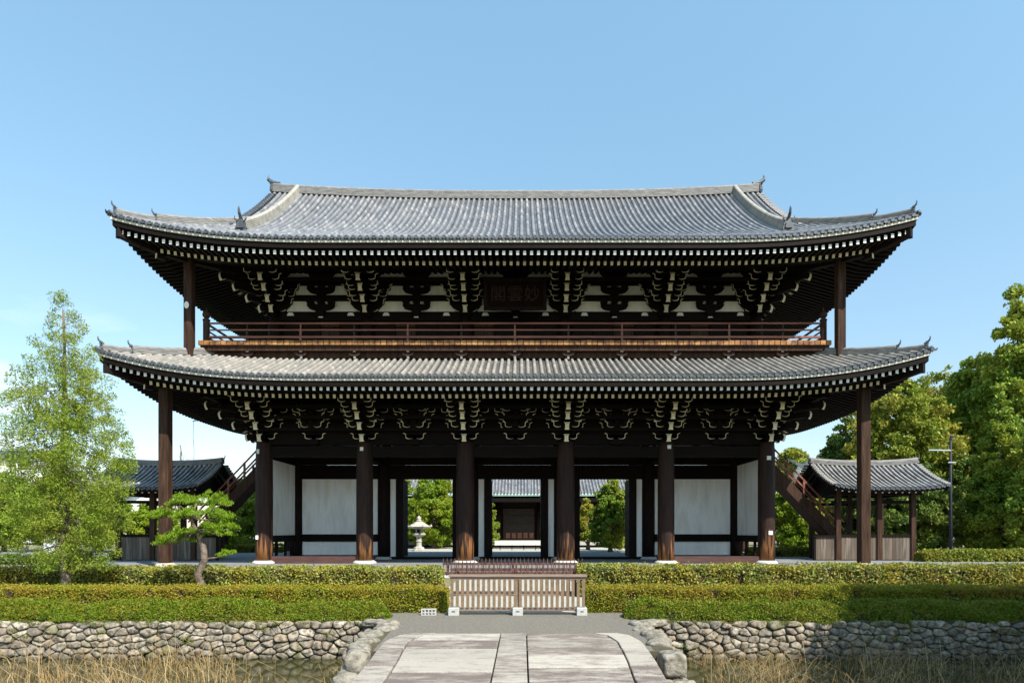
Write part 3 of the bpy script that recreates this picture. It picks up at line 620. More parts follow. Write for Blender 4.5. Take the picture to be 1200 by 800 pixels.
# --- doorways: lintel over the middle row, jambs and narrow plaster strips
mb = MB(); mb.box(-12.4, 12.4, 4.45, 4.75, 4.62, 5.425); obj('lintel', mb, 'woodh', GATE)
for i in (1, 2, 3):
    a, b = CX[i], CX[i+1]
    for s, x in ((1, a), (-1, b)):
        x0, x1 = sorted((x+s*.37, x+s*.70)); mb = MB(); mb.box(x0, x1, 4.55, 4.65, 0.15, 4.62); obj('plaster_strip', mb, 'plaster', GATE)
        x0, x1 = sorted((x+s*.70, x+s*1.13)); mb = MB(); mb.box(x0, x1, 4.44, 4.76, 0.12, 4.62); obj('door_jamb', mb, 'wood', GATE)
    mb = MB(); mb.box(a+.3, b-.3, 4.42, 4.78, 0.0, 0.14); obj('threshold', mb, 'woodh', GATE)
    for s, x in ((1, a), (-1, b)):       # doors folded open behind
        xx = x+s*1.05; mb = MB(); mb.box(xx-.05, xx+.05, 4.8, 6.15, 0.15, 4.6)
        for zz in (0.6, 1.6, 2.6, 3.6): mb.box(xx-.09, xx+.09, 4.82, 6.13, zz, zz+.14)
        obj('door_leaf', mb, 'wood', GATE)
for sx_ in (-1, 1):   # boarded end walls behind the stairs
    mb = MB(); mb.box(-12.7, 12.7, -.1 if sx_ < 0 else 8.9, .1 if sx_ < 0 else 9.1, 6.0, 8.6) ; obj('frieze_board', mb, 'woodh', GATE)
    mb = MB(); mb.box(sx_*12.75-.08, sx_*12.75+.08, 0.0, 9.2, 6.0, 8.6); obj('frieze_board', mb, 'woodh', GATE)
mb = MB(); mb.box(-12.6, 12.6, 0.15, 8.85, 6.62, 6.70)
for k in range(17):
    x = -12+k*1.5; mb.box(x-.08, x+.08, 0.2, 8.8, 6.46, 6.615)
obj('ceiling', mb, 'woodh', GATE)

# --- brackets
def arm_poly(hl, h):
    """hijiki: flat top, ends rounded below; returns polygon and the right curve"""
    r = min(h*0.95, hl*.5); cur = [(hl-r+r*math.sin(a), h-h*0.55-(h*0.45)*math.cos(a)) for a in [math.pi/2*k/5 for k in range(6)]]
    poly = [(hl, h)] + [(-hl, h)] + [(-a, b) for a, b in cur[::-1]] + cur
    return poly, cur
def block(mb, fr, a, o, z, s=0.15, h=0.17, m=0):
    vs = []
    for q, zz in ((0.68, z), (1.0, z+h*.45), (1.0, z+h)):
        for da, do in ((-1,-1),(1,-1),(1,1),(-1,1)): vs.append(fr(a+da*s*q, o+do*s*q, zz))
    fs = [(3,2,1,0),(8,9,10,11)]
    for L_ in (0,4):
        for k in range(4): fs.append((L_+k, L_+(k+1)%4, L_+4+(k+1)%4, L_+4+k))
    mb.add(vs, fs, m)
def lateral(mb, fr, c, o, z, hl, h=0.22, th=0.20, cream=True):
    poly, cur = arm_poly(hl, h)
    mb.prism([(c+a, z+b) for a, b in poly], lambda a, b, q: fr(a, o+q, b), -th/2, th/2, 0)
    if cream:
        for s in (-1, 1):   # painted lip of the carved end
            w_ = 0.034; S = [(hl-0.34, 0.035),(hl-0.24,0.0)] + cur[1:] + [(hl, h), (hl+.05, h+.05), (hl+.13, h+.07)]
            inner = [(a-w_*0.9, b+w_*0.9) for a, b in S[::-1]]
            pl = [(c+s*a, z+b) for a, b in S+inner]
            mb.prism(pl, lambda a, b, q: fr(a, o+q, b), th/2, th/2+0.012, 1)
    for a in (-hl+.12, 0, hl-.12): block(mb, fr, c+a, o, z+h, 0.125, 0.15)
def nose(mb, fr, c, o0, o1, z, wd=0.27, h=0.33, white=True):
    """arm running outwards, painted end with a drooping lip"""
    poly = [(o0, h/2),(o1, h/2),(o1+.05, h*.2),(o1+.02, -h*.3),(o1-.05, -h*.62),(o1-.22, -h*.35),(o0, -h/2)]
    n = len(poly); wq = [1,1.18,.78,.70,.92,.9,1]; vs = [fr(c-wd/2*q, o, z+b) for (o, b), q in zip(poly, wq)]+[fr(c+wd/2*q, o, z+b) for (o, b), q in zip(poly, wq)]
    fs = [tuple(range(n)), tuple(range(2*n-1,n-1,-1))]; mm = [0,0]
    for i in range(n): fs.append((i, n+i, n+(i+1)%n, (i+1)%n)); mm.append(1 if (white and 1 <= i <= 4) else 0)
    mb.add(vs, fs, mm)
def bracket_set(x, y, zs, outs, dirn, z_base, hl=0.72, full=True, diag=False, nm='bracket_set'):
    mb = MB(); d = Vector((dirn[0], dirn[1], 0)); ln = d.length; dn = d/ln; sd = Vector((-dn.y, dn.x, 0)); B = Vector((x, y, 0))
    fr = lambda a, o, z: B + sd*a + dn*o + Vector((0,0,z))
    block(mb, fr, 0, 0, z_base, 0.30, 0.26)
    for k, (o, z) in enumerate(zip(outs, zs)):
        oo = o*ln
        if full: nose(mb, fr, 0, 0, oo+(0.10 if not diag else .12), z+.02, 0.26 if not diag else 0.30)
        if not diag:
            prev = outs[k-1]*ln if k else 0.0
            lateral(mb, fr, 0, prev if full else min(prev, .45), z, hl*(0.80+0.09*k))
            if k >= 1: lateral(mb, fr, 0, 0.0 if full else .12, z, hl+0.16*k, cream=True)
            if k >= 2: lateral(mb, fr, 0, (outs[k-2]*ln+.05) if full else .3, z-.16, hl+0.02*k, cream=True)
    if full and not diag:
        lateral(mb, fr, 0, outs[-1]*ln, zs[-1]+0.16, hl*1.12)
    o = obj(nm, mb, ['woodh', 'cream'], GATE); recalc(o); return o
LZ = [6.28, 6.80, 7.24, 7.62]; LO = [0.55, 1.0, 1.45, 1.9]
UZ = [12.92, 13.28, 13.68, 14.02]; UO = [0.5, 0.95, 1.4, 1.85]
UCX = [-12.4,-7.65,-2.55,2.55,7.65,12.4]; UCY0, UCY1 = 0.55, 8.65
def brackets(cxs, y0, ys, zs, outs, zb, mids=True):
    for i, x in enumerate(cxs): bracket_set(x, y0, zs, outs, (0,-1), zb)
    for a, b in (zip(cxs, cxs[1:]) if mids else ()): bracket_set((a+b)/2, y0, zs, outs, (0,-1), zb, hl=0.58, full=False, nm='intermediate_bracket')
    for sx_ in (-1, 1):
        X = sx_*abs(cxs[0])
        bracket_set(X, y0, zs, outs, (sx_,-1), zb, diag=True, nm='corner_bracket')
        for y in ys: bracket_set(X, y, zs, outs, (sx_,0), zb)
        bracket_set(X, y0, zs, outs, (sx_,0), zb)
        for y in (ys[0]/2+y0/2, ys[0]/2+ys[1]/2): bracket_set(X, y, zs, outs, (sx_,0), zb, hl=.55, full=False, nm='intermediate_bracket')
brackets(CX, 0.0, (4.6, 9.2), LZ, LO, 6.0)
brackets(UCX, UCY0, (4.6, UCY1), UZ, UO, 12.62, False)
for x in (-7.65, 7.65, -2.55, 2.55): bracket_set(x, 4.6, [5.9+.45, 6.9], [.5, .9], (0,-1), 6.1, hl=.6, nm='inner_bracket')
# purlins carried by the brackets, running round the building
def ringbeam(o, z0, z1, X, Y0, Y1, t=0.2, nm='purlin'):
    mb = MB(); x = X+o; y0 = Y0-o; y1 = Y1+o
    mb.box(-x-.35, x+.35, y0-t/2, y0+t/2, z0, z1)
    for s in (-1, 1): a, b = sorted((s*x-t/2, s*x+t/2)); mb.box(a, b, y0-.35, y1, z0+.003, z1+.003)
    obj(nm, mb, 'woodh', GATE)
for k in range(4):
    ringbeam(LO[k], LZ[k]+.36, LZ[k]+.50, 12.75, 0, 9.2)
    if k > 1: ringbeam(UO[k], UZ[k]+.35, UZ[k]+.47, 12.4, UCY0, UCY1)
ringbeam(LO[3], LZ[3]+.52, LZ[3]+.74, 12.75, 0, 9.2, 0.24); ringbeam(UO[3], UZ[3]+.50, UZ[3]+.70, 12.4, UCY0, UCY1, 0.24)
ringbeam(0, 6.62, 6.80, 12.75, -.02, 9.22, 0.24); ringbeam(0, 7.42, 7.60, 12.75, -.02, 9.22, 0.24)

# --- roof shells
def roof_parts(rf, nm, tmat, sides_u, fly, base, ui, colx, boxed):
    t = MB(); 
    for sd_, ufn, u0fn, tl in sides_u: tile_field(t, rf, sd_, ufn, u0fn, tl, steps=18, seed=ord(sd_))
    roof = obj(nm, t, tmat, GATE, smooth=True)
    e = MB()
    for sd_ in 'FLRB': eave_ends(e, rf, sd_)
    obj('eave_end_tiles', e, 'tile_dark', roof)
    e = MB()
    for sd_ in 'FLRB': strip(e, rf, sd_, 0.04, 0.16, -0.20, -0.10)
    obj('eave_strip', e, 'fascia', roof)
    e = MB()
    for sd_ in 'FLRB': strip(e, rf, sd_, 0.10, 0.26, -0.43, -0.203)
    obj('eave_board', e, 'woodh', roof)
    # boards above the rafters
    e = MB()
    for sd_ in 'FLRB':
        half = rf.half(sd_); n = 80; vs = []; fs = []
        for i in range(n+1):
            for u in (0.14, 1.2, 2.6, ui):
                tt = (-1+2*i/n)*(half-u); lf = rf.lift(half-abs(tt))*max(0,1-u/rf.fade)
                zz = rf.z0+fly[0]+0.09+0.1*(u-.14) if u < 1.3 else rf.z0+base[0]+0.085+base[1]*(u-1.2)
                vs.append(rf.pos(sd_, tt, u, zabs=zz+lf))
        for i in range(n):
            for q in range(3): fs.append((i*4+q, i*4+q+1, (i+1)*4+q+1, (i+1)*4+q))
        e.add(vs, fs)
    obj('soffit', e, 'woodh', roof)
    return roof
fly = (-0.50, 0.10); base = (-0.64, 0.30)
lo_u = lambda half: (lambda t: max(0.0, min(4.0, half-abs(t))))
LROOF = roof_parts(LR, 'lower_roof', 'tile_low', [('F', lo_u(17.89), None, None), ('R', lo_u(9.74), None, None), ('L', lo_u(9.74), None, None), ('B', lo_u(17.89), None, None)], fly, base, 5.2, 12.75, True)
# upper: front/back planes run to the ridge inside the gables; side skirts rise to the gable wall
GX = 14.09; GU = 17.55-13.25
def up_f(t):
    return 9.41 if abs(t) <= GX else max(0.0, 17.55-abs(t))
def up_s(t): return max(0.0, min(GU, 9.41-abs(t)))
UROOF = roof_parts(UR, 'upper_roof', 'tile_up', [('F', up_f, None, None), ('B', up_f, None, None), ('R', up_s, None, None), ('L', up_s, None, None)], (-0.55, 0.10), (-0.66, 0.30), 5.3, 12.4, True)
# rafters: the 100 central ones of the lower front eave as parts, the rest as one part per roof
def rafters(rf, roof, dfly, dbase, ui, X, singles):
    rest = MB(); cnt = 0
    for sd_ in 'FLR':
        half = rf.half(sd_); n = int((half-.25)/PITCH)
        for i in range(-n, n):
            t = (i+.5)*PITCH
            for kind in (0, 1):
                args = (rf, sd_, t, 0.24, dfly, 1.35, 0.10) if kind == 0 else (rf, sd_, t, 1.18, dbase, ui, 0.30)
                if kind == 1 and half-abs(t) < 1.6: continue
                if singles and sd_ == 'F' and kind == 0 and abs(i+.5) < 50:
                    mb = MB(); rafter(mb, *args); obj('rafter', mb, ['woodh', 'paint'], roof); cnt += 1
                else: rafter(rest, *args, m=0, me=1 if kind == 0 else 2)
    o = obj('rafters', rest, ['woodh', 'paint', 'cream'], roof); o['kind'] = 'stuff'
rafters(LR, LROOF, -0.50, -0.64, 5.2, 12.75, True)
rafters(UR, UROOF, -0.57, -0.64, 5.3, 12.4, False)
# carrier board over the base rafter ends
for rf, rt, dz in ((LR, LROOF, -0.64), (UR, UROOF, -0.64)):
    e = MB()
    for sd_ in 'FLR': strip(e, rf, sd_, 1.15, 1.30, dz+0.08, dz+0.17)
    obj('rafter_board', e, 'woodh', rt)
    for sx_ in (-1, 1):      # hip beams sticking out at the corners
        pb = hip_pts(rf, sx_, -1, 0.30, 5.0, 8); P = [(x, y, rf.z0-0.62+rf.lift(u)*max(0,1-u/rf.fade)+0.22*max(0,u-1.2)) for (x, y, z), u in zip(pb, [0.30+4.7*i/8 for i in range(9)])]
        e = MB()
        for p, q in zip(P, P[1:]): e.beam(p, q, 0.30, 0.34)
        p = Vector(P[0]); d = Vector((sx_, -1, 0)).normalized()
        e.beam(p-d*.02, p+d*.12, 0.34, 0.38, 0)
        q = Vector(hip_pts(rf, sx_, -1, 1.35, 1.4, 1)[0]); q.z = rf.z0-0.62+rf.lift(1.35)
        e.beam(q-d*.3+Vector((0,0,-.26)), q+d*.06+Vector((0,0,-.26)), 0.24, 0.34, 0, e1=1)
        obj('hip_beam', e, ['wood', 'cream'], rt)
# ridges and ornaments, lower roof
def hips(rf, rt, ua, ub, uc, hh=0.30):
    for sx_ in (-1, 1):
        for sy_ in (-1, 1):
            d = (sx_, sy_)
            e = MB(); ridge_sweep(e, hip_pts(rf, sx_, sy_, ub, uc, 14, 0.02), 0.30, hh); obj('hip_ridge', e, 'ridge', rt)
            e = MB(); ridge_sweep(e, hip_pts(rf, sx_, sy_, ua, ub+.05, 8, 0.02), 0.26, hh*.62); obj('hip_ridge', e, 'ridge', rt)
            for u, s in ((ub, 0.58), (ua, 0.58)):
                e = MB(); p = hip_pts(rf, sx_, sy_, u, u+.1, 1, 0.0)[0]; ogre(e, p, d, s); recalc(obj('ridge_end_tile', e, 'tile_dark', rt))
            p = Vector(hip_pts(rf, sx_, sy_, 0.0, .1, 1, 0.03)[0]); dn = Vector((sx_, sy_, 0)).normalized()
            e = MB(); e.tube([p-dn*.4, p-dn*.15, p-dn*.03+Vector((0,0,.04)), p+dn*.03+Vector((0,0,.08))], [.10,.10,.09,.07], 9); obj('corner_tile', e, 'tile_dark', rt, smooth=True)
hips(LR, LROOF, 0.18, 0.98, 4.05, 0.26)
hips(UR, UROOF, 0.20, 1.31, 4.95, 0.30)
e = MB()
for sd_ in 'FLRB':
    half = LR.half(sd_); hs = half-4.0
    ridge_sweep(e, [LR.pos(sd_, -hs+2*hs*i/20, 4.02, 0.0) for i in range(21)], 0.3, 0.20, layers=2)
obj('abutting_ridge', e, 'tile_dark', LROOF)
e = MB()
for x0, x1, y0, y1 in ((-13.9,13.9,-1.1,-.95),(-13.9,13.9,10.15,10.3)): e.box(x0, x1, y0, y1, 10.0, 10.46)
for s in (-1, 1): a, b = sorted((s*13.78, s*13.93)); e.box(a, b, -.95, 10.15, 10.0, 10.46)
obj('roof_curb', e, 'woodh', LROOF)
# main ridge
e = MB(); RZ = lambda x: 20.80+0.40*(abs(x)/14)**2.5
ridge_sweep(e, [(-14.05+28.1*i/40, 4.6, RZ(-14.05+28.1*i/40)) for i in range(41)], 0.42, 0.40, layers=5)
recalc(obj('main_ridge', e, 'ridge', UROOF))
for s in (-1, 1):
    e = MB(); ogre(e, (s*14.05, 4.6, RZ(14)-.05), (s, 0), 1.05)
    e.tube([(s*13.7,4.6,RZ(14)+.50),(s*14.1,4.6,RZ(14)+.58),(s*14.38,4.6,RZ(14)+.78)], [.13,.13,.10], 8); recalc(obj('ridge_end_tile', e, 'tile_dark', UROOF))
    for sy_ in (-1, 1):
        sd_ = 'F' if sy_ < 0 else 'B'
        pts = [UR.pos(sd_, s*12.65*(1 if sy_ < 0 else -1), 1.95+(9.25-1.95)*i/18, 0.02) for i in range(19)]
        e = MB(); ridge_sweep(e, pts, 0.34, 0.44, layers=5); recalc(obj('descending_ridge', e, 'ridge_plaster', UROOF))
        e = MB(); ogre(e, pts[0], (0, sy_), 1.0); recalc(obj('ridge_end_tile', e, 'tile_dark', UROOF))
        # verge tiles along the gable edge
        e = MB()
        for k in range(24):
            u = 3.5+5.7*k/24; p = Vector(UR.pos(sd_, s*14.02*(1 if sy_ < 0 else -1), u, 0.03)); e.tube([p-Vector((s*.25,0,0)), p+Vector((s*.16,0,0))], .09, 8)
        obj('verge_tiles', e, 'tile_dark', UROOF)
        e = MB(); 
        for k in range(12):
            u0, u1 = 3.3+6.1*k/12, 3.3+6.1*(k+1)/12
            e.beam(Vector(UR.pos(sd_, s*13.95*(1 if sy_ < 0 else -1), u0, -0.28)), Vector(UR.pos(sd_, s*13.95*(1 if sy_ < 0 else -1), u1, -0.28)), 0.10, 0.42)
        obj('bargeboard', e, 'wood', UROOF)
    e = MB(); yy = [4.6+k*.1*5.3 for k in range(-10, 11)]
    poly = [(y, UR.z(17.55, 13.2, 9.41-abs(y-4.6))-.12) for y in yy]+[(9.9,16.4),(-.7,16.4)]
    a, b = sorted((s*13.2, s*13.3)); e.prism(poly, lambda p, q, d: (d, p, q), a, b); obj('gable_wall', e, 'woodh', UROOF)

# --- upper storey body
ups = MB()
for x in UCX:
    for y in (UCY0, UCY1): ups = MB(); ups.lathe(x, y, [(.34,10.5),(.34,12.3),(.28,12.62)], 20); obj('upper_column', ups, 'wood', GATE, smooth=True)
mb = MB(); mb.box(-12.4, 12.4, UCY0+.12, UCY0+.2, 10.5, 14.9); mb.box(-12.4, 12.4, UCY1-.2, UCY1-.12, 10.5, 14.9)
for s in (-1, 1): a, b = sorted((s*12.25, s*12.17)); mb.box(a, b, UCY0+.2, UCY1-.2, 10.5, 14.9)
obj('inner_wall', mb, 'woodh', GATE)
wf = UCY0+.115
for a, b in zip(UCX, UCX[1:]):
    for z0, z1 in ((12.92,13.50),(13.77,14.30),(14.66,15.06)):
        mb = MB(); mb.box(a+.15, b-.15, wf-.05, wf, z0, z1); obj('plaster_panel', mb, 'plaster', GATE)
    c = (a+b)/2
    # dark cloud-shaped arms in front of the plaster, at the columns and mid-bay
    for cc, hl, nm in ((c, 0.70, 'wall_bracket'),):
        mb = MB(); fr = lambda p, o, z, cc=cc: Vector((cc+p, wf-.06-o, z))
        block(mb, fr, 0, .1, 12.66, .22, .30)
        for zt in (12.92, 13.77, 14.60):
            poly = [(-hl,.44),(-hl,.34),(-hl*.86,.22),(-hl*.62,.15),(-.2,.12),(-.2,0),(.2,0),(.2,.12),(hl*.62,.15),(hl*.86,.22),(hl,.34),(hl,.44),(hl*.55,.44),(.34,.36),(-.34,.36)] if False else [(-hl,.40),(-hl,.32),(-hl*.86,.20),(-hl*.62,.14),(-.2,.10),(-.2,0),(.2,0),(.2,.10),(hl*.62,.14),(hl*.86,.20),(hl,.32),(hl,.40)]
            mb.prism(poly, lambda p, q, d, cc=cc, zt=zt: (cc+p, wf-.08-d, zt+q-.03), 0.0, 0.2)
            for p in (-hl+.16, 0, hl-.16): block(mb, fr, p, .12, zt+.36, .17, .20)
        obj(nm, mb, 'woodh', GATE)
for x in UCX:
    mb = MB()
    for zt in (12.92, 13.77, 14.60):
        hl = .82; poly = [(-hl,.58),(-hl,.40),(-hl*.86,.26),(-hl*.7,.14),(-.45,.05),(-.3,0),(.3,0),(.45,.05),(hl*.7,.14),(hl*.86,.26),(hl,.40),(hl,.58)]
        mb.prism(poly, lambda p, q, d, zt=zt: (x+p, wf-.075-d, zt+q-.01), 0.0, 0.16)
    obj('wall_bracket', mb, 'woodh', GATE)
for z0, z1 in ((13.50,13.77),(14.30,14.66),(15.06,15.3),(12.45,12.92)):
    mb = MB(); mb.box(-12.5, 12.5, wf-.22, wf+.0, z0+.002, z1-.002); obj('wall_beam', mb, 'woodh', GATE)
for a, b in zip(UCX, UCX[1:]):       # little white feet on the head beam
    c = (a+b)/2
    for x, z, wd in ((c-1.55, 12.70, .30), (c+1.55, 12.70, .30), (c, 12.60, .26)):
        poly = [(-wd/2-.03,0),(wd/2+.03,0),(wd/2,.10),(wd/2-.06,.16),(-wd/2+.06,.16),(-wd/2,.10)] if wd > .28 else [(-wd/2,0),(wd/2,0),(wd/2-.03,.07),(-wd/2+.03,.07)]
        mb = MB(); mb.prism(poly, lambda p, q, d: (x+p, d, z+q), wf-.25, wf-.221); obj('painted_cap', mb, 'paint', GATE)
    # shutters behind the railing
    for k in range(4):
        x0 = a+.42+k*(b-a-.84)/4; x1 = x0+(b-a-.84)/4-.06
        mb = MB(); mb.box(x0, x1, wf-.09, wf, 10.7, 12.42, 1 if (k*7+int(a*3))%4 == 1 else 0)
        for zz in (10.9, 11.5, 12.1): mb.box(x0, x1, wf-.12, wf-.09, zz, zz+.08, 0)
        obj('door_panel', mb, ['wood', 'post'], GATE)
# --- balcony
BW, BY0, BY1 = 14.99, -2.24, 11.44
mb = MB(); mb.box(-BW+.18, BW-.18, BY0+.18, BY1-.18, 10.53, 10.62); deck = obj('balcony', mb, 'rail', GATE, label='wooden balcony deck with orange plank ends')
mb = MB()
n = int(2*BW/0.27)
for i in range(n):
    x = -BW+2*BW*i/n; q = random.uniform(0,.008); mb.box(x+.016, x+2*BW/n-.016, BY0-q, BY0+.5, 10.44, 10.65+random.uniform(-.006,.006))
n = int((BY1-BY0)/0.27)
for s in (-1, 1):
    for i in range(2, n):
        y = BY0+(BY1-BY0)*i/n; a, b = sorted((s*BW, s*(BW-.5))); mb.box(a, b, y+.006, y+(BY1-BY0)/n-.006, 10.46, 10.64)
obj('plank_ends', mb, 'deck', deck)
mb = MB(); mb.box(-BW+.06, BW-.06, BY0+.12, BY0+.32, 10.20, 10.455)
for s in (-1, 1): a, b = sorted((s*(BW-.12), s*(BW-.32))); mb.box(a, b, BY0+.322, BY1-.2, 10.20, 10.455)
mb.box(-BW+.3, BW-.3, BY0+.40, BY0+.50, 9.92, 10.20); obj('edge_beam', mb, 'post', deck)
mb = MB(); mb.box(-13.9, 13.9, -1.6, -1.3, 9.9, 10.5); obj('floor_beam', mb, 'woodh', deck)
for k in range(11):
    x = -12.75+k*2.55
    fr = lambda a, o, z: Vector((x+a, BY0+.40-o, z))
    mb = MB(); nose(mb, fr, 0, -.6, .20, 10.28, .16, .20); block(mb, fr, 0, .05, 10.02, .15, .12); nose(mb, fr, 0, -.6, .08, 9.94, .15, .14)
    mb.prism([(-.30,.14),(-.26,.02),(-.12,-.04),(.12,-.04),(.26,.02),(.30,.14)], lambda a, b, q: (x+a, BY0+.34-q, 10.02+b), 0.0, .12, 2)
    recalc(obj('joist_bracket', mb, ['woodh', 'paint', 'post'], deck))
# railing
RY = BY0+.22; RX = BW-.30
rl = MB()
for z, h, t in ((11.52,.085,.085),(11.20,.06,.06),(10.86,.10,.10)):
    rl.tube([(-RX-(.0 if z < 11.5 else .0), RY, z), (RX, RY, z)], h/2*1.1, 8) if z > 11.4 else rl.box(-RX, RX, RY-t/2, RY+t/2, z-h/2, z+h/2)
    for s in (-1, 1): rl.box(s*RX-t/2, s*RX+t/2, RY+.02, BY1-.3, z-h/2+.001, z+h/2-.001)
rail = obj('railing', rl, 'rail', GATE)
for k in range(11):
    x = -12.75+2.55*k; mb = MB(); mb.box(x-.045, x+.045, RY-.045, RY+.045, 10.64, 11.18); mb.box(x-.03, x+.03, RY-.03, RY+.03, 11.23, 11.47); obj('baluster', mb, 'rail' if k % 2 else 'post', rail)
for s in (-1, 1):
    for k in range(4):
        y = RY+2.55*(k+1); mb = MB(); mb.box(s*RX-.045, s*RX+.045, y-.045, y+.045, 10.64, 11.18); mb.box(s*RX-.03, s*RX+.03, y-.03, y+.03, 11.23, 11.47); obj('baluster', mb, 'rail', rail)
    for y in (RY, BY1-.3):
        mb = MB(); mb.lathe(s*(RX+.0), y, [(.15,10.55),(.15,11.62),(.17,11.64),(.17,11.70),(.11,11.73),(.10,11.78),(.15,11.82),(.185,11.90),(.17,11.99),(.10,12.06),(.04,12.12),(.015,12.28)], 16)
        obj('newel_post', mb, 'post', rail, smooth=False)
# --- plaque with the three characters, read from the right
PL = thing_root = GATE
px_, py_, pz_ = 0.0, -0.85, 13.33; tilt = R(11)
def pl(a, b, d): return Vector((px_+a, py_-math.sin(tilt)*(b)-math.cos(tilt)*d, pz_+math.cos(tilt)*b-math.sin(tilt)*d))
mb = MB(); mb.prism([(-1.36,-.58),(1.36,-.58),(1.36,.58),(-1.36,.58)], pl, -.04, .03); plq = obj('name_plaque', mb, 'board', GATE); recalc(plq)
mb = MB()
for a0, a1, b0, b1 in ((-1.56,1.56,.58,.76),(-1.56,1.56,-.76,-.58),(-1.56,-1.36,-.579,.579),(1.36,1.56,-.579,.579)):
    mb.prism([(a0,b0),(a1,b0),(a1,b1),(a0,b1)], pl, -.06, .10)
recalc(obj('frame', mb, 'wood', plq, bevel=0.02))
for k, ch in enumerate('閣雲妙'):
    cu = bpy.data.curves.new('ch', 'FONT'); cu.body = ch; cu.size = 0.80; cu.extrude = 0.012; cu.align_x = 'CENTER'; cu.align_y = 'CENTER'
    to = bpy.data.objects.new('ch', cu); COL.objects.link(to); bpy.context.view_layer.update()
    me = bpy.data.meshes.new_from_object(to.evaluated_get(bpy.context.evaluated_depsgraph_get())); bpy.data.objects.remove(to)
    me.materials.clear(); me.materials.append(M['gold'])
    for v in me.vertices:
        a, b, d = v.co; v.co = pl((k-1)*.84+a, b-.02, .044+d)
    o = bpy.data.objects.new('character', me); COL.objects.link(o); o.parent = plq
# --- paper slips and plates on the columns
for x, y, z, wd, h in ((-12.9,-.43,5.62,.12,.22),(-12.95,-.43,1.32,.12,.20),(-7.70,-.43,5.75,.16,.18),(7.72,-.43,5.85,.18,.18),(12.72,-.43,5.30,.2,.2),(12.80,-.43,1.55,.2,.2)):
    mb = MB(); mb.box(x-wd/2, x+wd/2, y-.012, y+.06, z-h/2, z+h/2); obj('paper_notice', mb, 'paper', GATE)
mb = MB(); mb.lathe(0,0,[(.11,0),(.11,.02)], 14); 
for i, v in enumerate(mb.v): mb.v[i] = (-15.27+v[0], -2.715-v[2], 12.15+v[1]*1.5)
obj('plate', mb, 'paper', GATE)
# --- thin cable from the left side eave
mb = MB(); mb.tube([(-17.7,4.0,7.93),(-18.45,4.0,7.90)], .025, 6); mb.tube([(-18.4,4.0,7.9),(-18.42,4,7.0),(-18.36,4,6.2),(-18.38,4,5.62)], .012, 5); obj('hanging_cable', mb, 'tile_dark', GATE)

# ------------------------------------------------------------------ side stairs and stair pavilions
def stairs(s, label):
    root = thing('wooden_staircase', (s*17, 4.6, 0), label, 'staircase', 'covered side stairs of the gate')
    xa, za, xb, zb = 13.2, 7.0, 18.7, 1.25
    for yy in (4.0, 5.2):
        mb = MB(); mb.prism([(xa,za),(xb,zb),(xb+.15,zb-1.28),(xb-.95,zb-.28),(xa,za-1.28)] if False else [(xa,za),(xb,zb),(xb,zb-.35),(xb-.35,zb-.38),(xa,za-.73)], lambda a, b, d: (s*a, d, b), yy-.07, yy+.07); recalc(obj('stringer', mb, 'post', root))
        mb = MB()
        for dz in (.45, .88): mb.beam((s*xa, yy, za+dz), (s*xb, yy, zb+dz), .07, .08)
        obj('handrail', mb, 'rail', root)
        for k in range(6):
            t = (k+.5)/6; x = xa+(xb-xa)*t; z = za+(zb-za)*t; mb = MB(); mb.box(s*x-.05, s*x+.05, yy-.05, yy+.05, z-.2, z+.93); obj('baluster', mb, 'rail', root)
    mb = MB()
    for k in range(20):
        t = (k+.5)/20; x = xa+(xb-xa)*t; z = za+(zb-za)*t-.25; a, b = sorted((s*(x-.16), s*(x+.14))); mb.box(a, b, 4.07, 5.13, z-.05, z)
    obj('treads', mb, 'woodh', root)
    mb = MB(); mb.add([(s*xa,4.07,za-.70),(s*(xb-.4),4.07,zb-.36),(s*(xb-.4),5.13,zb-.36),(s*xa,5.13,za-.70)], [(0,1,2,3)]); obj('soffit', mb, 'post', root)
stairs(-1, 'steep dark staircase climbing from the left pavilion to the gate')
stairs(1, 'steep brown staircase climbing from the right pavilion to the gate')
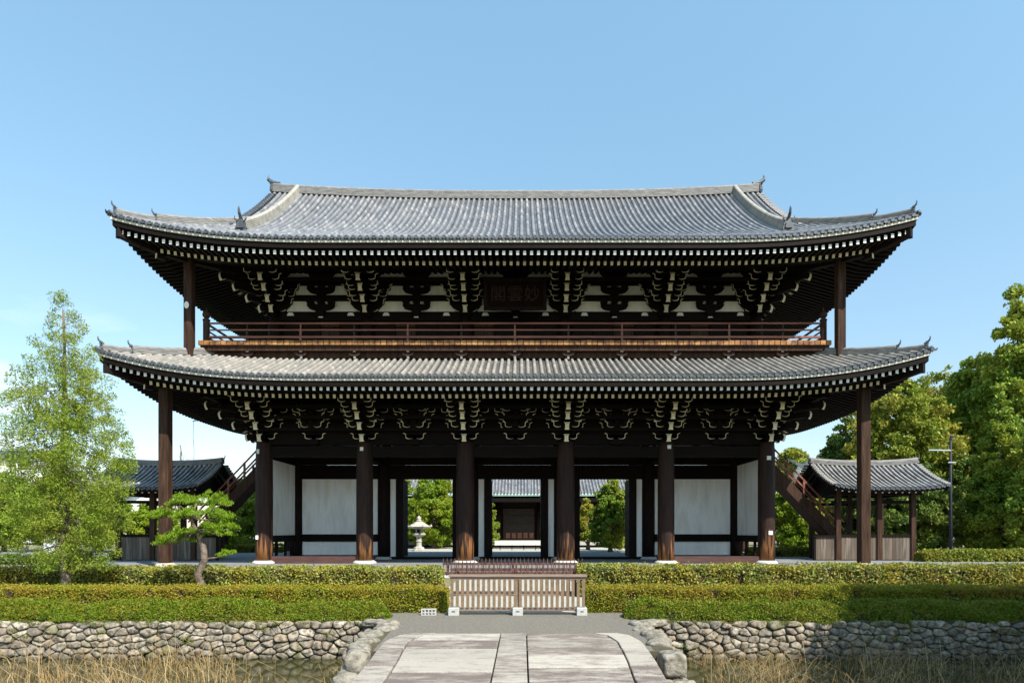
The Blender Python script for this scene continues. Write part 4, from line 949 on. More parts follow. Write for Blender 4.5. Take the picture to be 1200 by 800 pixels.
def pavilion(s, label):
    root = thing('stair_pavilion', (s*20.0, 4.6, 0), label, 'pavilion', 'stair pavilions beside the gate')
    x0, x1 = 17.0, 23.25; xm = (x0+x1)/2; hw = (x1-x0)/2; HD = 2.85
    rf = Roof(hw, 4.6, HD, 3.92, 0.33, 0.068, 0.20, S=2.4, sag=0.0, fade=20)
    t = MB()
    for sd_ in 'FB': tile_field(t, rf, sd_, lambda t: 2.83, None, hw-.12, steps=9, pitch=0.27, rr=0.095, seed=5)
    cx = s*xm
    def shift(mb):
        mb.v = [(p[0]+cx, p[1], p[2]) for p in mb.v]; return mb
    roof = obj('roof', shift(t), 'tile_pav', root, smooth=True)
    e = MB()
    for sd_ in 'FB': eave_ends(e, rf, sd_, pitch=.27, rr=.07, tlim=hw-.12)
    obj('eave_end_tiles', shift(e), 'tile_dark' if s < 0 else 'tile_dark', roof)
    e = MB(); 
    for sd_ in 'FB':
        for i in range(16):
            ta, tb = -hw+2*hw*i/16, -hw+2*hw*(i+1)/16
            e.beam(rf.pos(sd_, ta, .10, -.17), rf.pos(sd_, tb, .10, -.17), .1, .12)
            e.add([rf.pos(sd_, ta, 0.05, -.10), rf.pos(sd_, tb, .05, -.10), rf.pos(sd_, tb, 2.84, -.10), rf.pos(sd_, ta, 2.84, -.10)], [(0,1,2,3)])
    obj('soffit', shift(e), 'woodh', roof)
    e = MB()
    for sd_ in 'FB':
        e = MB()
        for i in range(-8, 9): e.beam(rf.pos(sd_, i*.36, .22, -.27), rf.pos(sd_, i*.36, 2.2, -.25), .10, .11, 0, e0=1)
        obj('rafters', shift(e), ['woodh', 'cream'], roof)
    e = MB(); ridge_sweep(e, [(-hw+.02+(2*hw-.04)*i/14, 4.6, rf.z0+.33*2.85+.068*2.85**2-.02+0.17*abs(-1+2*i/14)**2.5) for i in range(15)], .30, .22, layers=3); recalc(obj('ridge', shift(e), 'ridge', roof))
    for q in (-1, 1):
        e = MB(); ogre(e, (q*(hw-.02), 4.6, rf.z0+1.60), (q, 0), .5, horn=True); recalc(obj('ridge_end_tile', shift(e), 'tile_dark', roof))
        for sd_ in 'FB':
            e = MB()
            for k in range(14):
                u = 0.1+2.65*k/14; p = Vector(rf.pos(sd_, q*(hw-.02), u, .02)); e.tube([p-Vector((q*.2,0,0)), p+Vector((q*.08,0,0))], .075, 7)
            obj('verge_tiles', shift(e), 'ridge', roof)
        e = MB()
        for sd_ in 'FB':
            for k in range(8):
                u0, u1 = 2.85*k/8, 2.85*(k+1)/8; e.beam(rf.pos(sd_, q*(hw-.1), u0, -.2), rf.pos(sd_, q*(hw-.1), u1, -.2), .07, .26)
        obj('bargeboard', shift(e), 'woodh', roof)
        e = MB(); a, b = sorted((q*(hw-.9), q*(hw-.84))); e.prism([(2.7,3.9),(6.5,3.9),(4.6,5.3)], lambda p, r_, d: (d, p, r_), a, b); obj('gable', shift(e), 'woodh', roof)
    xs = [x0+.85, (x0+x1)/2+.0, x1-1.25]
    for y in (3.0, 6.2):
        for x in xs:
            mb = MB(); mb.box(s*x-.13, s*x+.13, y-.13, y+.13, 0.0, 4.0); obj('post', mb, 'post', root)
        mb = MB(); a, b = sorted((s*(x0+.4), s*(x1-.8))); mb.box(a, b, y-.1, y+.1, 3.62, 3.90); mb.box(a+.1, b-.1, y-.07, y+.07, 3.15, 3.32); obj('beam', mb, 'woodh', root)
        mb = MB(); a, b = sorted((s*xs[0], s*xs[2])); n = 22
        for k in range(n): mb.box(a+(b-a)*k/n+.006, a+(b-a)*(k+1)/n-.006, y-.04-random.uniform(0,.01), y+.02, 0.05, 1.32)
        obj('board_wall', mb, 'plank', root)
        mb = MB(); mb.box(a, b, y-.09, y+.09, 1.30, 1.44); obj('cap_rail', mb, 'woodh', root)
    for x in (xs[0], xs[2]):
        mb = MB(); n = 16
        for k in range(n): mb.box(s*x-.03, s*x+.03, 3.13+2.94*k/n+.006, 3.13+2.94*(k+1)/n-.006, 0.05, 1.32)
        obj('board_wall', mb, 'plank', root)
        mb = MB(); mb.box(s*x-.08, s*x+.08, 3.13, 6.07, 3.6, 3.88); obj('beam', mb, 'woodh', root)
    # low boarded lobby under the stair foot
    mb = MB(); n = 8
    for k in range(n):
        xq = 16.55+(1.3)*k/n; a, b = sorted((s*(xq+.006), s*(xq+1.3/n-.006))); mb.box(a, b, 2.98, 3.05, .05, 1.28)
    obj('lobby_wall', mb, 'plank', root)
    mb = MB(); a, b = sorted((s*16.5, s*17.9)); mb.box(a, b, 2.9, 3.1, 1.28, 1.40); mb.box(a, a+.12, 2.94, 3.06, 0, 1.28) if s > 0 else mb.box(b-.12, b, 2.94, 3.06, 0, 1.28); obj('cap_rail', mb, 'woodh', root)
pavilion(-1, 'left stair pavilion with blue-black shaded tile roof')
pavilion(1, 'right stair pavilion with sunlit grey tile roof and bare wood boards')

# ------------------------------------------------------------------ picket fences in front of the gate
def fenceA():
    y = -16.9; z0 = GZ; root = thing('picket_fence', (0, y, z0), 'low weathered picket fence on three white concrete feet, right in front of the bridge', 'fence', 'wooden barriers across the path to the gate')
    xl, xr = -1.42, 1.89; f = 15.6/750
    xl = (527.5-612)*f+CAMX; xr = (686-612)*f+CAMX
    mb = MB(); mb.box(xl-.03, xr+.03, y-.09, y+.05, .565, .625); mb.box(xl, xr, y-.05, y+.03, .50, .565); obj('top_rail', mb, 'fencerail', root, bevel=.008)
    mb = MB(); mb.box(xl+.2, xr-.2, y-.04, y+.04, -.26, -.18); obj('bottom_rail', mb, 'fencerail', root, bevel=.008)
    n = 26
    for k in range(n):
        x = xl+.05+(xr-xl-.1)*k/(n-1); mb = MB(); mb.box(x-.036, x+.036, y-.065+random.uniform(-.004,.004), y-.03, -.19 if 0 < k < n-1 else -.26, .50); obj('picket', mb, 'fencewood', root)
    for x in (xl+.10, (xl+xr)/2, xr-.10):
        mb = MB(); mb.box(x-.125, x+.125, y-.20, y+.20, GZ, GZ+.19); o = obj('concrete_foot', mb, 'concrete', root, bevel=.012)
        mb = MB(); mb.box(x-.04, x+.04, y-.203, y-.199, GZ+.09, GZ+.115); obj('slot', mb, 'dark', o)
        if abs(x-(xl+xr)/2) < .1: mb = MB(); mb.box(x-.04, x+.04, y-.03, y+.03, GZ+.1, .5); obj('post', mb, 'fencerail', root)
fenceA()
def fenceB(y, pxl, pxr, zrail, ztop, zb, label, gnd=GZ):
    f = (y-CAMY)/750; xl = (pxl-612)*f+CAMX; xr = (pxr-612)*f+CAMX
    root = thing('picket_fence', ((xl+xr)/2, y, gnd), label, 'fence', 'wooden barriers across the path to the gate')
    mb = MB(); mb.box(xl, xr, y-.05, y+.05, zrail-.05, zrail+.05); obj('top_rail', mb, 'redpicket', root)
    mb = MB(); mb.box(xl, xr, y-.05, y+.05, zb, zb+.09); obj('bottom_rail', mb, 'redpicket', root)
    n = int((xr-xl)/.165)
    for k in range(n+1):
        x = xl+.03+(xr-xl-.06)*k/n; w2 = .017; mb = MB()
        mb.prism([(-w2,gnd+.12),(w2,gnd+.12),(w2,ztop-.07),(0,ztop),(-w2,ztop-.07)], lambda a, b, d: (x+a, d, b), y-.08, y-.05); obj('picket', mb, 'redpicket', root)
    for x in (xl+.2, (xl+xr)/2, xr-.2):
        mb = MB(); mb.box(x-.05, x+.05, y+.05, y+.15, gnd, zrail); obj('post', mb, 'redpicket', root)
fenceB(-12.5, 528, 681, 0.46, 0.72, -.30, 'red-brown spiked fence directly behind the front fence, between the hedges')
fenceB(-4.95, 519, 683, 0.24, 0.50, -.20, 'thin spiked fence at the terrace edge, rearmost of the three barriers')
# perforated concrete block by the hedge
f = 15.5/750; xb_ = (502.5-612)*f+CAMX; mb = MB(); y = -17.0
mb.box(xb_-.18, xb_+.18, y-.05, y+.05, -.36, -.34); mb.box(xb_-.18, xb_+.18, y-.05, y+.05, -.29, -.27); mb.box(xb_-.18, xb_+.18, y-.05, y+.05, -.22, -.20)
for k in range(5): mb.box(xb_-.18+.0825*k, xb_-.18+.0825*k+.03, y-.048, y+.048, -.339, -.291); mb.box(xb_-.18+.0825*k, xb_-.18+.0825*k+.03, y-.048, y+.048, -.269, -.221)
tag(obj('vent_block', mb, 'concrete'), 'small white perforated concrete block on the gravel before the left hedge', 'concrete block')

# ------------------------------------------------------------------ hedges
def hedge(name, x0, x1, y0, y1, z0, z1, matn, dens, size, label, rnd=0.10, updir=(0,-.3,.8), wave=0.03, grp=None, endround=0.0):
    root = thing(name, ((x0+x1)/2, (y0+y1)/2, z0), label, 'hedge', grp)
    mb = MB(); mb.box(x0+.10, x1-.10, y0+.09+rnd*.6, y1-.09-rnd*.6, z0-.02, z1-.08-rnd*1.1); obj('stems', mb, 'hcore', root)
    A = [(x1-x0)*(z1-z0), (x1-x0)*(y1-y0), (y1-y0)*(z1-z0)*2]; P = []
    n = int(A[0]*dens); a = RNG.uniform(x0, x1, n); c = z0+(z1-z0)*RNG.uniform(0,1,n)**.9; P.append(np.stack([a, y0+np.abs(RNG.normal(0,.045,n)), c], 1))
    n = int(A[1]*dens); P.append(np.stack([RNG.uniform(x0,x1,n), RNG.uniform(y0,y1,n), z1-np.abs(RNG.normal(0,.04,n))], 1))
    for xe, s in ((x0, 1), (x1, -1)):
        n = int(A[2]*.5*dens); P.append(np.stack([xe+s*np.abs(RNG.normal(0,.05,n)), RNG.uniform(y0,y1,n), RNG.uniform(z0,z1,n)], 1))
    n = int(A[0]*dens*.35); P.append(np.stack([RNG.uniform(x0,x1,n), y1-np.abs(RNG.normal(0,.04,n)), RNG.uniform(z0,z1,n)], 1))
    P = np.concatenate(P)
    # round the top edges and make the outline uneven
    hf = (P[:,2]-z0)/(z1-z0); yc = (y0+y1)/2; hw = (y1-y0)/2
    wv = np.sin(P[:,0]*2.1+y0)*.4+np.sin(P[:,0]*5.3+1)*.3+np.sin(P[:,0]*11.7+P[:,1]*7)*.3+np.sin(P[:,1]*9+P[:,0]*3)*.3
    q = np.abs(P[:,1]-yc)/hw; P[:,2] -= rnd*np.clip(q,0,1)**4*hf; P[:,2] += wave*wv*hf
    P[:,1] += -wave*np.sin(P[:,0]*3.3+P[:,2]*8)*.7 + np.sign(P[:,1]-yc)*(-rnd*.5)*hf**3
    # end rounding
    de = np.minimum(P[:,0]-x0, x1-P[:,0]); er = 0.35; P[:,2] -= np.where(de < er, (1-de/er)**2*rnd*1.2*hf, 0)
    if endround: 
        e2 = np.where(de < endround, (1-de/endround)**2, 0); P[:,1] += e2*(yc-P[:,1])*.6; P[:,2] -= e2*(z1-z0)*.25*hf
    dip = np.zeros(len(P)); thin = np.zeros(len(P))
    for _ in range(9):
        fx, ph, fz = RNG.uniform(.5, 4.5), RNG.uniform(0, 6.3), RNG.uniform(-4, 4); dip += np.sin(P[:,0]*fx+ph)/9; 
        f2 = RNG.uniform(3, 14); thin += np.sin(P[:,0]*f2+P[:,2]*fz*3+P[:,1]*fz*2+ph)/9
    P[:,2] += dip*wave*2.2*hf
    keep = RNG.random(len(P)) > np.clip((thin-.18)*3.2, 0, .8); P = P[keep]
    P += RNG.normal(0, size*.35, P.shape)
    # stray shoots
    n = int(A[1]*dens*.03); S = np.stack([RNG.uniform(x0,x1,n), RNG.uniform(y0,y1,n), z1+np.abs(RNG.normal(0,.035,n))], 1); P = np.concatenate([P, S])
    me = leafmesh('foliage', P, size, matn, 0.5, updir, 1.6); obj('foliage', me, None, root)
hedge('hedge', -24, -2.75, -18.0, -16.75, GZ, 0.02, 'l_hedge_low', 3200, .026, 'lowest soft-topped green hedge on the left, along the sunlit stone wall', rnd=.20, wave=.06, endround=.7)
hedge('hedge', 2.75, 22, -18.0, -16.75, GZ, 0.02, 'l_hedge_low', 3200, .026, 'lowest soft-topped hedge on the right, mostly in dark green shade above the wall', rnd=.20, wave=.06, endround=.7)
hedge('hedge', -24, -1.55, -16.6, -15.7, GZ, 0.285, 'l_hedge_mid', 3000, .026, 'middle clipped hedge on the left, between the low hedge and the pine', rnd=.06, wave=.022)
hedge('hedge', 1.95, 22, -16.6, -15.7, GZ, 0.285, 'l_hedge_mid', 3000, .026, 'middle clipped hedge on the right, starting at the end of the front fence', rnd=.06, wave=.022)
hedge('hedge', -26, -2.15, -12.9, -11.9, GZ, 0.55, 'l_hedge_back', 900, .046, 'left rear hedge of broad glossy leaves, behind the pine and conifer trunks', rnd=.06, wave=.045, updir=(0,-.5,.6))
hedge('hedge', 2.05, 26, -12.9, -11.9, GZ, 0.61, 'l_hedge_back', 900, .046, 'right rear hedge of broad glossy leaves with orange tips, nearest the gate', rnd=.06, wave=.045, updir=(0,-.5,.6))
hedge('hedge', 14.6, 19.8, 8.0, 8.9, 0, .56, 'l_far', 500, .07, 'short far hedge seen between the gate and the right pavilion', rnd=.1, wave=.04)
hedge('hedge', 21.7, 60, 1.4, 2.4, 0, .62, 'l_far', 500, .07, 'long far hedge at right under the big trees', rnd=.1, wave=.04)
hedge('hedge', -60, -20.8, -1.6, -.7, 0, .46, 'l_dark', 400, .07, 'dark far hedge at left behind the tall conifer', rnd=.1, wave=.04)
hedge('hedge', -22.5, -14.5, 15.0, 16.0, 0, .6, 'l_far', 400, .07, 'far hedge seen through the gap left of the gate', rnd=.1, wave=.04)

# ------------------------------------------------------------------ trees
def limb(mb, p0, p1, r0, r1, n=6, wob=.12, sides=7):
    p0 = Vector(p0); p1 = Vector(p1); d = p1-p0; pts = []; rs = []
    for i in range(n+1):
        t = i/n; p = p0+d*t; k = math.sin(t*math.pi)*wob*d.length
        p = p+Vector((mnoise.noise(p*0.9+Vector((3,0,0))), mnoise.noise(p*0.9+Vector((0,9,0))), mnoise.noise(p*0.9)*.5+.3))*k
        pts.append(p); rs.append(r0+(r1-r0)*t)
    mb.tube(pts, rs, sides)
def tree(name, label, loc, H, prof, zb, ncl, crad, nleaf, lsize, lm, tr=.25, flat=.75, droop=0.0, grp=None, bark='bark', up=(0,0,.6), seed=0, cat='tree', limbs=26, inner=.35, aspect=.5, lean=(0,0), limbr=.5):
    """prof(h in 0..1) -> crown radius ; zb crown bottom"""
    rn = random.Random(seed*7+1); x, y, z = loc
    root = thing(name, loc, label, cat, grp)
    hs = [k/40 for k in range(41)]; wts = [max(prof(h), .02)**1.5 for h in hs]
    cl = []
    for _ in range(ncl):
        h = rn.choices(hs, wts)[0]+rn.uniform(-.012,.012); h = min(max(h,0),1); Rr = prof(h); an = rn.uniform(0, 2*math.pi)
        rr = Rr*math.sqrt(rn.uniform(inner**2, 1.0)); rr = max(0, rr-crad*.35)
        rr *= 1+.18*mnoise.noise(Vector((math.cos(an)*1.5, math.sin(an)*1.5, h*4+seed)))
        cz = z+zb+(H-zb)*h - droop*rr
        cl.append((x+lean[0]*h+rr*math.cos(an), y+lean[1]*h+rr*math.sin(an), cz, crad*rn.uniform(.55,1.3)*(0.55+.45*min(1,Rr/(max(prof(k) for k in hs)+1e-6)+.25))))
    mb = MB(); top = z+zb+(H-zb)*.9; n = 10; pts = []
    for i in range(n+1):
        t = i/n; pts.append((x+lean[0]*t+.5*tr*math.sin(t*5+seed), y+lean[1]*t+.5*tr*math.cos(t*4+seed)-.5*tr, z-.1+(top-z)*t))
    rs = [tr*(1.35 if i == 0 else 1)*(1-.9*i/n) + .012 for i in range(n+1)]; mb.tube(pts, rs, 10)
    for c in rn.sample(cl, min(limbs, len(cl))):
        ht = (c[2]-z)/(top-z); h0 = max(.12, min(.95, ht-rn.uniform(.08,.28)*(1 if droop <= 0 else -.3))); k = min(int(h0*n), n-1)
        p0 = Vector(pts[k]).lerp(Vector(pts[k+1]), h0*n-k); r0 = rs[k]*limbr
        limb(mb, p0, c[:3], r0, (.012+r0*.12) if limbr > .3 else .004)
    obj('trunk', mb, bark, root, smooth=True)
    P = []
    for cx, cy, cz, r in cl:
        m = max(8, int(nleaf*(r/crad)**2)); d = RNG.normal(size=(m,3)); d /= np.linalg.norm(d,axis=1)[:,None]
        rad = r*RNG.uniform(.25,1,m)**.45; q = d*rad[:,None]; q[:,2] *= flat
        q *= (1+.35*np.sin(d[:,0:1]*6+cx)*np.cos(d[:,1:2]*5+cz))
        if droop: q[:,2] -= droop*.5*np.hypot(q[:,0], q[:,1])
        P.append(q+np.array((cx,cy,cz)))
    P = np.concatenate(P); me = leafmesh('crown', P, lsize, lm, aspect, up, 1.3); obj('crown', me, None, root)
    return root
dome = lambda R0: (lambda h: R0*math.sqrt(max(0, 1-((h-.42)/.60)**2)) if h > .42 else R0*(.55+.45*(h/.42)**.6))
cone = lambda R0, p=.8: (lambda h: R0*(max(0,1-h))**p*(.75+.25*min(1,h/.15)))
egg = lambda R0: (lambda h: R0*(math.sin(math.pi*min(1,(h*.93+.07))**.62))**.8 if h < 1 else 0.05)
# tall light green conifer, left foreground, and its neighbour at the edge of the frame
def redwood(h):
    for (a, ra), (b, rb) in zip(RW, RW[1:]):
        if a <= h <= b: return ra+(rb-ra)*(h-a)/(b-a)
    return .05
RW = [(0,1.1),(.1,1.45),(.35,1.72),(.5,1.65),(.62,1.35),(.74,.92),(.84,.56),(.92,.28),(1.0,.07)]
tree('tall_conifer', 'tall slender light green conifer with airy foliage, in front of the left rear hedge', (-12.36,-14.5,GZ), 9.15, redwood, 1.1, 780, .20, 130, .036, 'l_cedar', .12, .9, droop=.06, seed=3, limbs=260, limbr=.16, inner=.1, lean=(-.25,0), up=(0,0,-.5), aspect=.30)
tree('tall_conifer', 'light green conifer cut off by the left edge of the picture', (-16.4,-13.9,GZ), 6.2, redwood, .9, 460, .19, 95, .037, 'l_cedar', .13, .9, droop=.06, seed=8, limbs=120, limbr=.16, inner=.1, up=(0,0,-.5), aspect=.30)
# clipped pine
def pine():
    f = 18/750; PX = lambda px: (px-612)*f+CAMX; PZ = lambda py: CAMZ+(620-py)*f; Y = -14.5
    root = thing('garden_pine', (PX(236), Y, GZ), 'small clipped garden pine with cloud-like pads and a crooked trunk', 'tree')
    mb = MB(); tp = [(234,708),(237,690),(231,672),(240,657),(240,645),(236,634),(229,622),(225,612),(227,600),(231,590)]
    mb.tube([(PX(a), Y+.05*math.sin(i*1.3), PZ(b)) for i, (a, b) in enumerate(tp)], [.13,.105,.10,.095,.085,.075,.065,.05,.035,.02], 10)
    pads = [(234,587,24,8),(216,590,14,6),(252,589,15,7),(206,604,28,7),(240,604,28,8),(186,604,13,6),(260,609,11,6),(208,632,22,7),(226,626,14,6),(258,625,18,8),(268,618,10,6),(250,617,15,5),(265,650,9,5),(198,636,13,5)]
    P = []
    for i, (a, b, rw, rh) in enumerate(pads):
        yo = random.Random(i).uniform(-.35,.35); c = Vector((PX(a), Y+yo, PZ(b))); src = (229,622) if b > 612 else (226,608)
        if b > 640: src = (240,655)
        limb(mb, (PX(src[0]), Y, PZ(src[1])), c-Vector((0,0,.05)), .035, .012, wob=.1)
        rx, rz = rw*f, rh*f
        for _ in range(int(rw*2.0)):      # each pad: tufts of needles
            an = random.uniform(0,2*math.pi); q = math.sqrt(random.random()); tx = rx*q*math.cos(an); ty = rx*.85*q*math.sin(an); tz = 1.35*rz*(1-q*q)*random.uniform(-.25,1)+rz*.4*math.sin(tx*9+i)
            m = 42; d = RNG.normal(size=(m,3)); d[:,2] = np.abs(d[:,2])*1.2; d /= np.linalg.norm(d,axis=1)[:,None]
            P.append(np.array(c)+np.array((tx,ty,tz))+d*RNG.uniform(.02,.10,m)[:,None])
    obj('trunk', mb, 'pinebark', root, smooth=True)
    obj('crown', leafmesh('crown', np.concatenate(P), .042, 'l_pine', .16, (0,0,1.0), .8), None, root)
pine()
# trees casting the shade on the right, on the near bank beyond the frame
for i, (x, y, H, Rr) in enumerate(((15.2,-24.0,10.6,3.6),(20.4,-24.4,11.2,3.8),(25.4,-24,11.6,3.8),(15.0,-29,11.5,4.0),(21,-30,12,4))):
    tree('broadleaf_tree', 'leafy tree on the pond bank outside the right edge of the picture', (x,y,GZ), H, dome(Rr), 1.8, 120, 1.1, 420, .13, 'l_mid', .24, seed=60+i, grp='trees on the near right bank')
# background right
def bgx(px, Z): return (px-612)*Z/750+CAMX
def bgz(py, Z): return CAMZ+(620-py)*Z/750
def bgtree(px, py, Z, wpx, label, lm, seed, prof='dome', zb=2.0, ncl=110, nleaf=420, ls=.20, nm='broadleaf_tree', grp='trees behind the right pavilion', droop=0, crad=None, **k):
    H = bgz(py, Z); Rr = wpx/2*Z/750; pf = {'dome': dome(Rr), 'cone': cone(Rr), 'egg': egg(Rr)}[prof]
    return tree(nm, label, (bgx(px, Z), Z+CAMY, -.25 if Z > 48.5 else 0), H+(.25 if Z > 48.5 else 0), pf, zb, int(ncl*1.9), (crad or Rr*.27)*.62, int(nleaf*.30), ls*1.12, lm, max(.18, Rr*.06), seed=seed, grp=grp, droop=droop, **k)
bgtree(1192, 322, 56, 92, 'tallest dark tree on the right, rising at the picture edge', 'l_mid', 21, 'egg', 5, 170, 520, .17, crad=1.15)
bgtree(1152, 420, 60, 100, 'broad mixed green tree left of the tallest one', 'l_mid', 22, 'dome', 3, 170, 560, .17, crad=1.3)
bgtree(1062, 448, 57, 120, 'yellow-green round-topped tree directly behind the right pavilion roof', 'l_light', 23, 'dome', 3, 170, 520, .16, crad=1.2, inner=.2)
bgtree(990, 480, 62, 78, 'dark green tree with a pointed top, seen between the post and the stairs', 'l_dark', 24, 'egg', 2, 120, 520, .16, crad=1.0)
bgtree(1016, 462, 70, 80, 'thin airy tree behind the dark pointed one', 'l_light', 25, 'dome', 3, 100, 380, .18, crad=1.2, inner=.2)
bgtree(1106, 430, 66, 80, 'tree crown filling the gap beside the corner of the lower roof', 'l_light', 26, 'dome', 3, 110, 420, .18, crad=1.2)
bgtree(1172, 450, 48, 95, 'drooping conifer in front of the tall trees, right of the lamp pole', 'l_mid', 27, 'cone', 1.0, 190, 420, .13, 'conifer_tree', droop=.35, crad=.75)
bgtree(1232, 420, 44, 110, 'conifer half hidden by the right edge of the picture', 'l_mid', 28, 'cone', 1.0, 170, 420, .13, 'conifer_tree', droop=.35, crad=.85)
bgtree(1075, 545, 50, 92, 'dark shrubby tree low behind the right pavilion', 'l_dark', 29, 'dome', .4, 130, 420, .13, crad=.8)
bgtree(1020, 560, 50, 90, 'low dark tree seen through the right pavilion posts', 'l_dark', 30, 'dome', .4, 120, 420, .13, crad=.8)
bgtree(1135, 535, 54, 80, 'dark understorey tree right of the lamp pole', 'l_dark', 31, 'dome', .6, 120, 420, .13, crad=.8)
bgtree(1215, 560, 52, 90, 'dark understorey tree at the far right', 'l_dark', 35, 'dome', .5, 110, 420, .13, crad=.8)
bgtree(932, 566, 49, 62, 'bright green bush tree in the gap under the right stairs', 'l_bright', 32, 'dome', .3, 120, 420, .11, crad=.6)
bgtree(962, 590, 52, 60, 'darker green bush beside the bright one under the right stairs', 'l_mid', 33, 'dome', .3, 90, 420, .11, crad=.6)
bgtree(930, 528, 110, 60, 'distant pale brownish tree above the right stair rail', 'l_light', 34, 'dome', 3, 90, 300, .3, crad=1.5)
# seen through the gate
G2 = 'trees in the courtyard behind the gate'
bgtree(509, 545, 66, 72, 'large rounded bright green tree behind the stone lantern', 'l_bright', 41, 'egg', .6, 150, 560, .10, grp=G2, crad=.7)
bgtree(478, 556, 70, 46, 'green tree left of the lantern, seen through the doorway edge', 'l_bright', 42, 'egg', .8, 90, 480, .10, grp=G2, crad=.6)
bgtree(716, 553, 56, 52, 'dark green pointed cypress seen through the right-hand doorway', 'l_mid', 43, 'egg', .5, 120, 560, .09, nm='cypress_tree', grp=G2, crad=.5)
bgtree(738, 548, 58, 34, 'narrow cypress just right of the dark pointed one', 'l_bright', 44, 'egg', .5, 80, 480, .09, nm='cypress_tree', grp=G2, crad=.45)
bgtree(688, 580, 62, 30, 'pale small tree left of the cypress in the right-hand doorway', 'l_light', 45, 'egg', .9, 60, 360, .09, grp=G2, crad=.45)
bgtree(569, 566, 60, 30, 'yellow-green tree peeking past the left jamb of the central doorway', 'l_cedar', 46, 'egg', .6, 70, 420, .08, grp=G2, crad=.45)
# background left
G3 = 'background trees on the left'
bgtree(284, 563, 52, 50, 'olive green bush in the gap under the left stairs', 'l_mid', 51, 'dome', .4, 100, 420, .11, grp=G3, crad=.6)
bgtree(262, 600, 46, 36, 'low yellow-green shrub by the foot of the left stairs', 'l_bright', 52, 'dome', .2, 60, 380, .08, nm='shrub', grp=G3, crad=.4)
bgtree(178, 590, 58, 70, 'light shrub seen through the open left pavilion', 'l_bright', 53, 'dome', .3, 90, 380, .12, nm='shrub', grp=G3, crad=.7)
bgtree(120, 575, 55, 60, 'pale green tree behind the right side of the tall conifer', 'l_cedar', 54, 'dome', .6, 90, 380, .12, grp=G3, crad=.7)
bgtree(60, 560, 58, 80, 'olive tree straight behind the tall conifer', 'l_light', 55, 'dome', .8, 110, 380, .13, grp=G3, crad=.8)
bgtree(5, 555, 52, 80, 'green tree low at the left picture edge', 'l_mid', 56, 'dome', .8, 110, 380, .13, grp=G3, crad=.8)
tree('bare_tree', 'leafless pinkish-brown twiggy tree above the left pavilion roof', (bgx(213, 75), 75+CAMY, 0), bgz(512, 75), egg(2.3), 4, 70, .8, 40, .10, 'l_bloss', .16, seed=57, limbs=70, aspect=.12, inner=.1)

# ------------------------------------------------------------------ stone lantern
def lantern(gz=-.25):
    Z = 58.5; x = bgx(491, Z); y = Z+CAMY; root = thing('stone_lantern', (x,y,gz), 'pale stone lantern with a broad roof, seen through the left doorway', 'lantern')
    k = Z/750
    mb = MB(); mb.lathe(x, y, [(.62,0),(.62,.12),(.5,.16),(.46,.34),(.30,.40)], 6); obj('base', mb, 'lantern', root)
    mb = MB(); mb.lathe(x, y, [(.30,.36),(.24,.5),(.23,.8),(.28,.86),(.28,.92),(.23,.98),(.24,1.25),(.30,1.34)], 16); obj('shaft', mb, 'lantern', root)
    mb = MB(); mb.lathe(x, y, [(.28,1.30),(.52,1.42),(.60,1.48),(.60,1.60),(.45,1.64)], 6); obj('platform', mb, 'lantern', root)
    mb = MB(); mb.lathe(x, y, [(.30,1.62),(.30,2.02),(.33,2.04)], 6); o = obj('firebox', mb, 'lantern', root)
    mb = MB(); mb.box(x-.12, x+.12, y-.31, y-.255, 1.70, 1.96); obj('opening', mb, 'dark', o)
    mb = MB(); mb.lathe(x, y, [(.42,2.03),(.98,2.10),(1.08,2.22),(1.02,2.26),(.72,2.40),(.46,2.58),(.24,2.70),(.2,2.72)], 6)
    for q in range(6):
        an = q*math.pi/3; mb.tube([(x+.95*math.cos(an), y+.95*math.sin(an), 2.18), (x+1.12*math.cos(an), y+1.12*math.sin(an), 2.27), (x+1.10*math.cos(an), y+1.10*math.sin(an), 2.42)], [.10,.12,.05], 7)
    obj('roof', mb, 'lantern', root)
    mb = MB(); mb.lathe(x, y, [(.20,2.70),(.28,2.76),(.20,2.82),(.14,2.84),(.22,2.94),(.21,3.04),(.10,3.14),(.02,3.24)], 14); obj('finial', mb, 'lantern', root, smooth=True)
lantern()
for o in bpy.data.objects:
    if o.parent and o.parent.name.startswith('stone_lantern'): o.location.z = 0.0
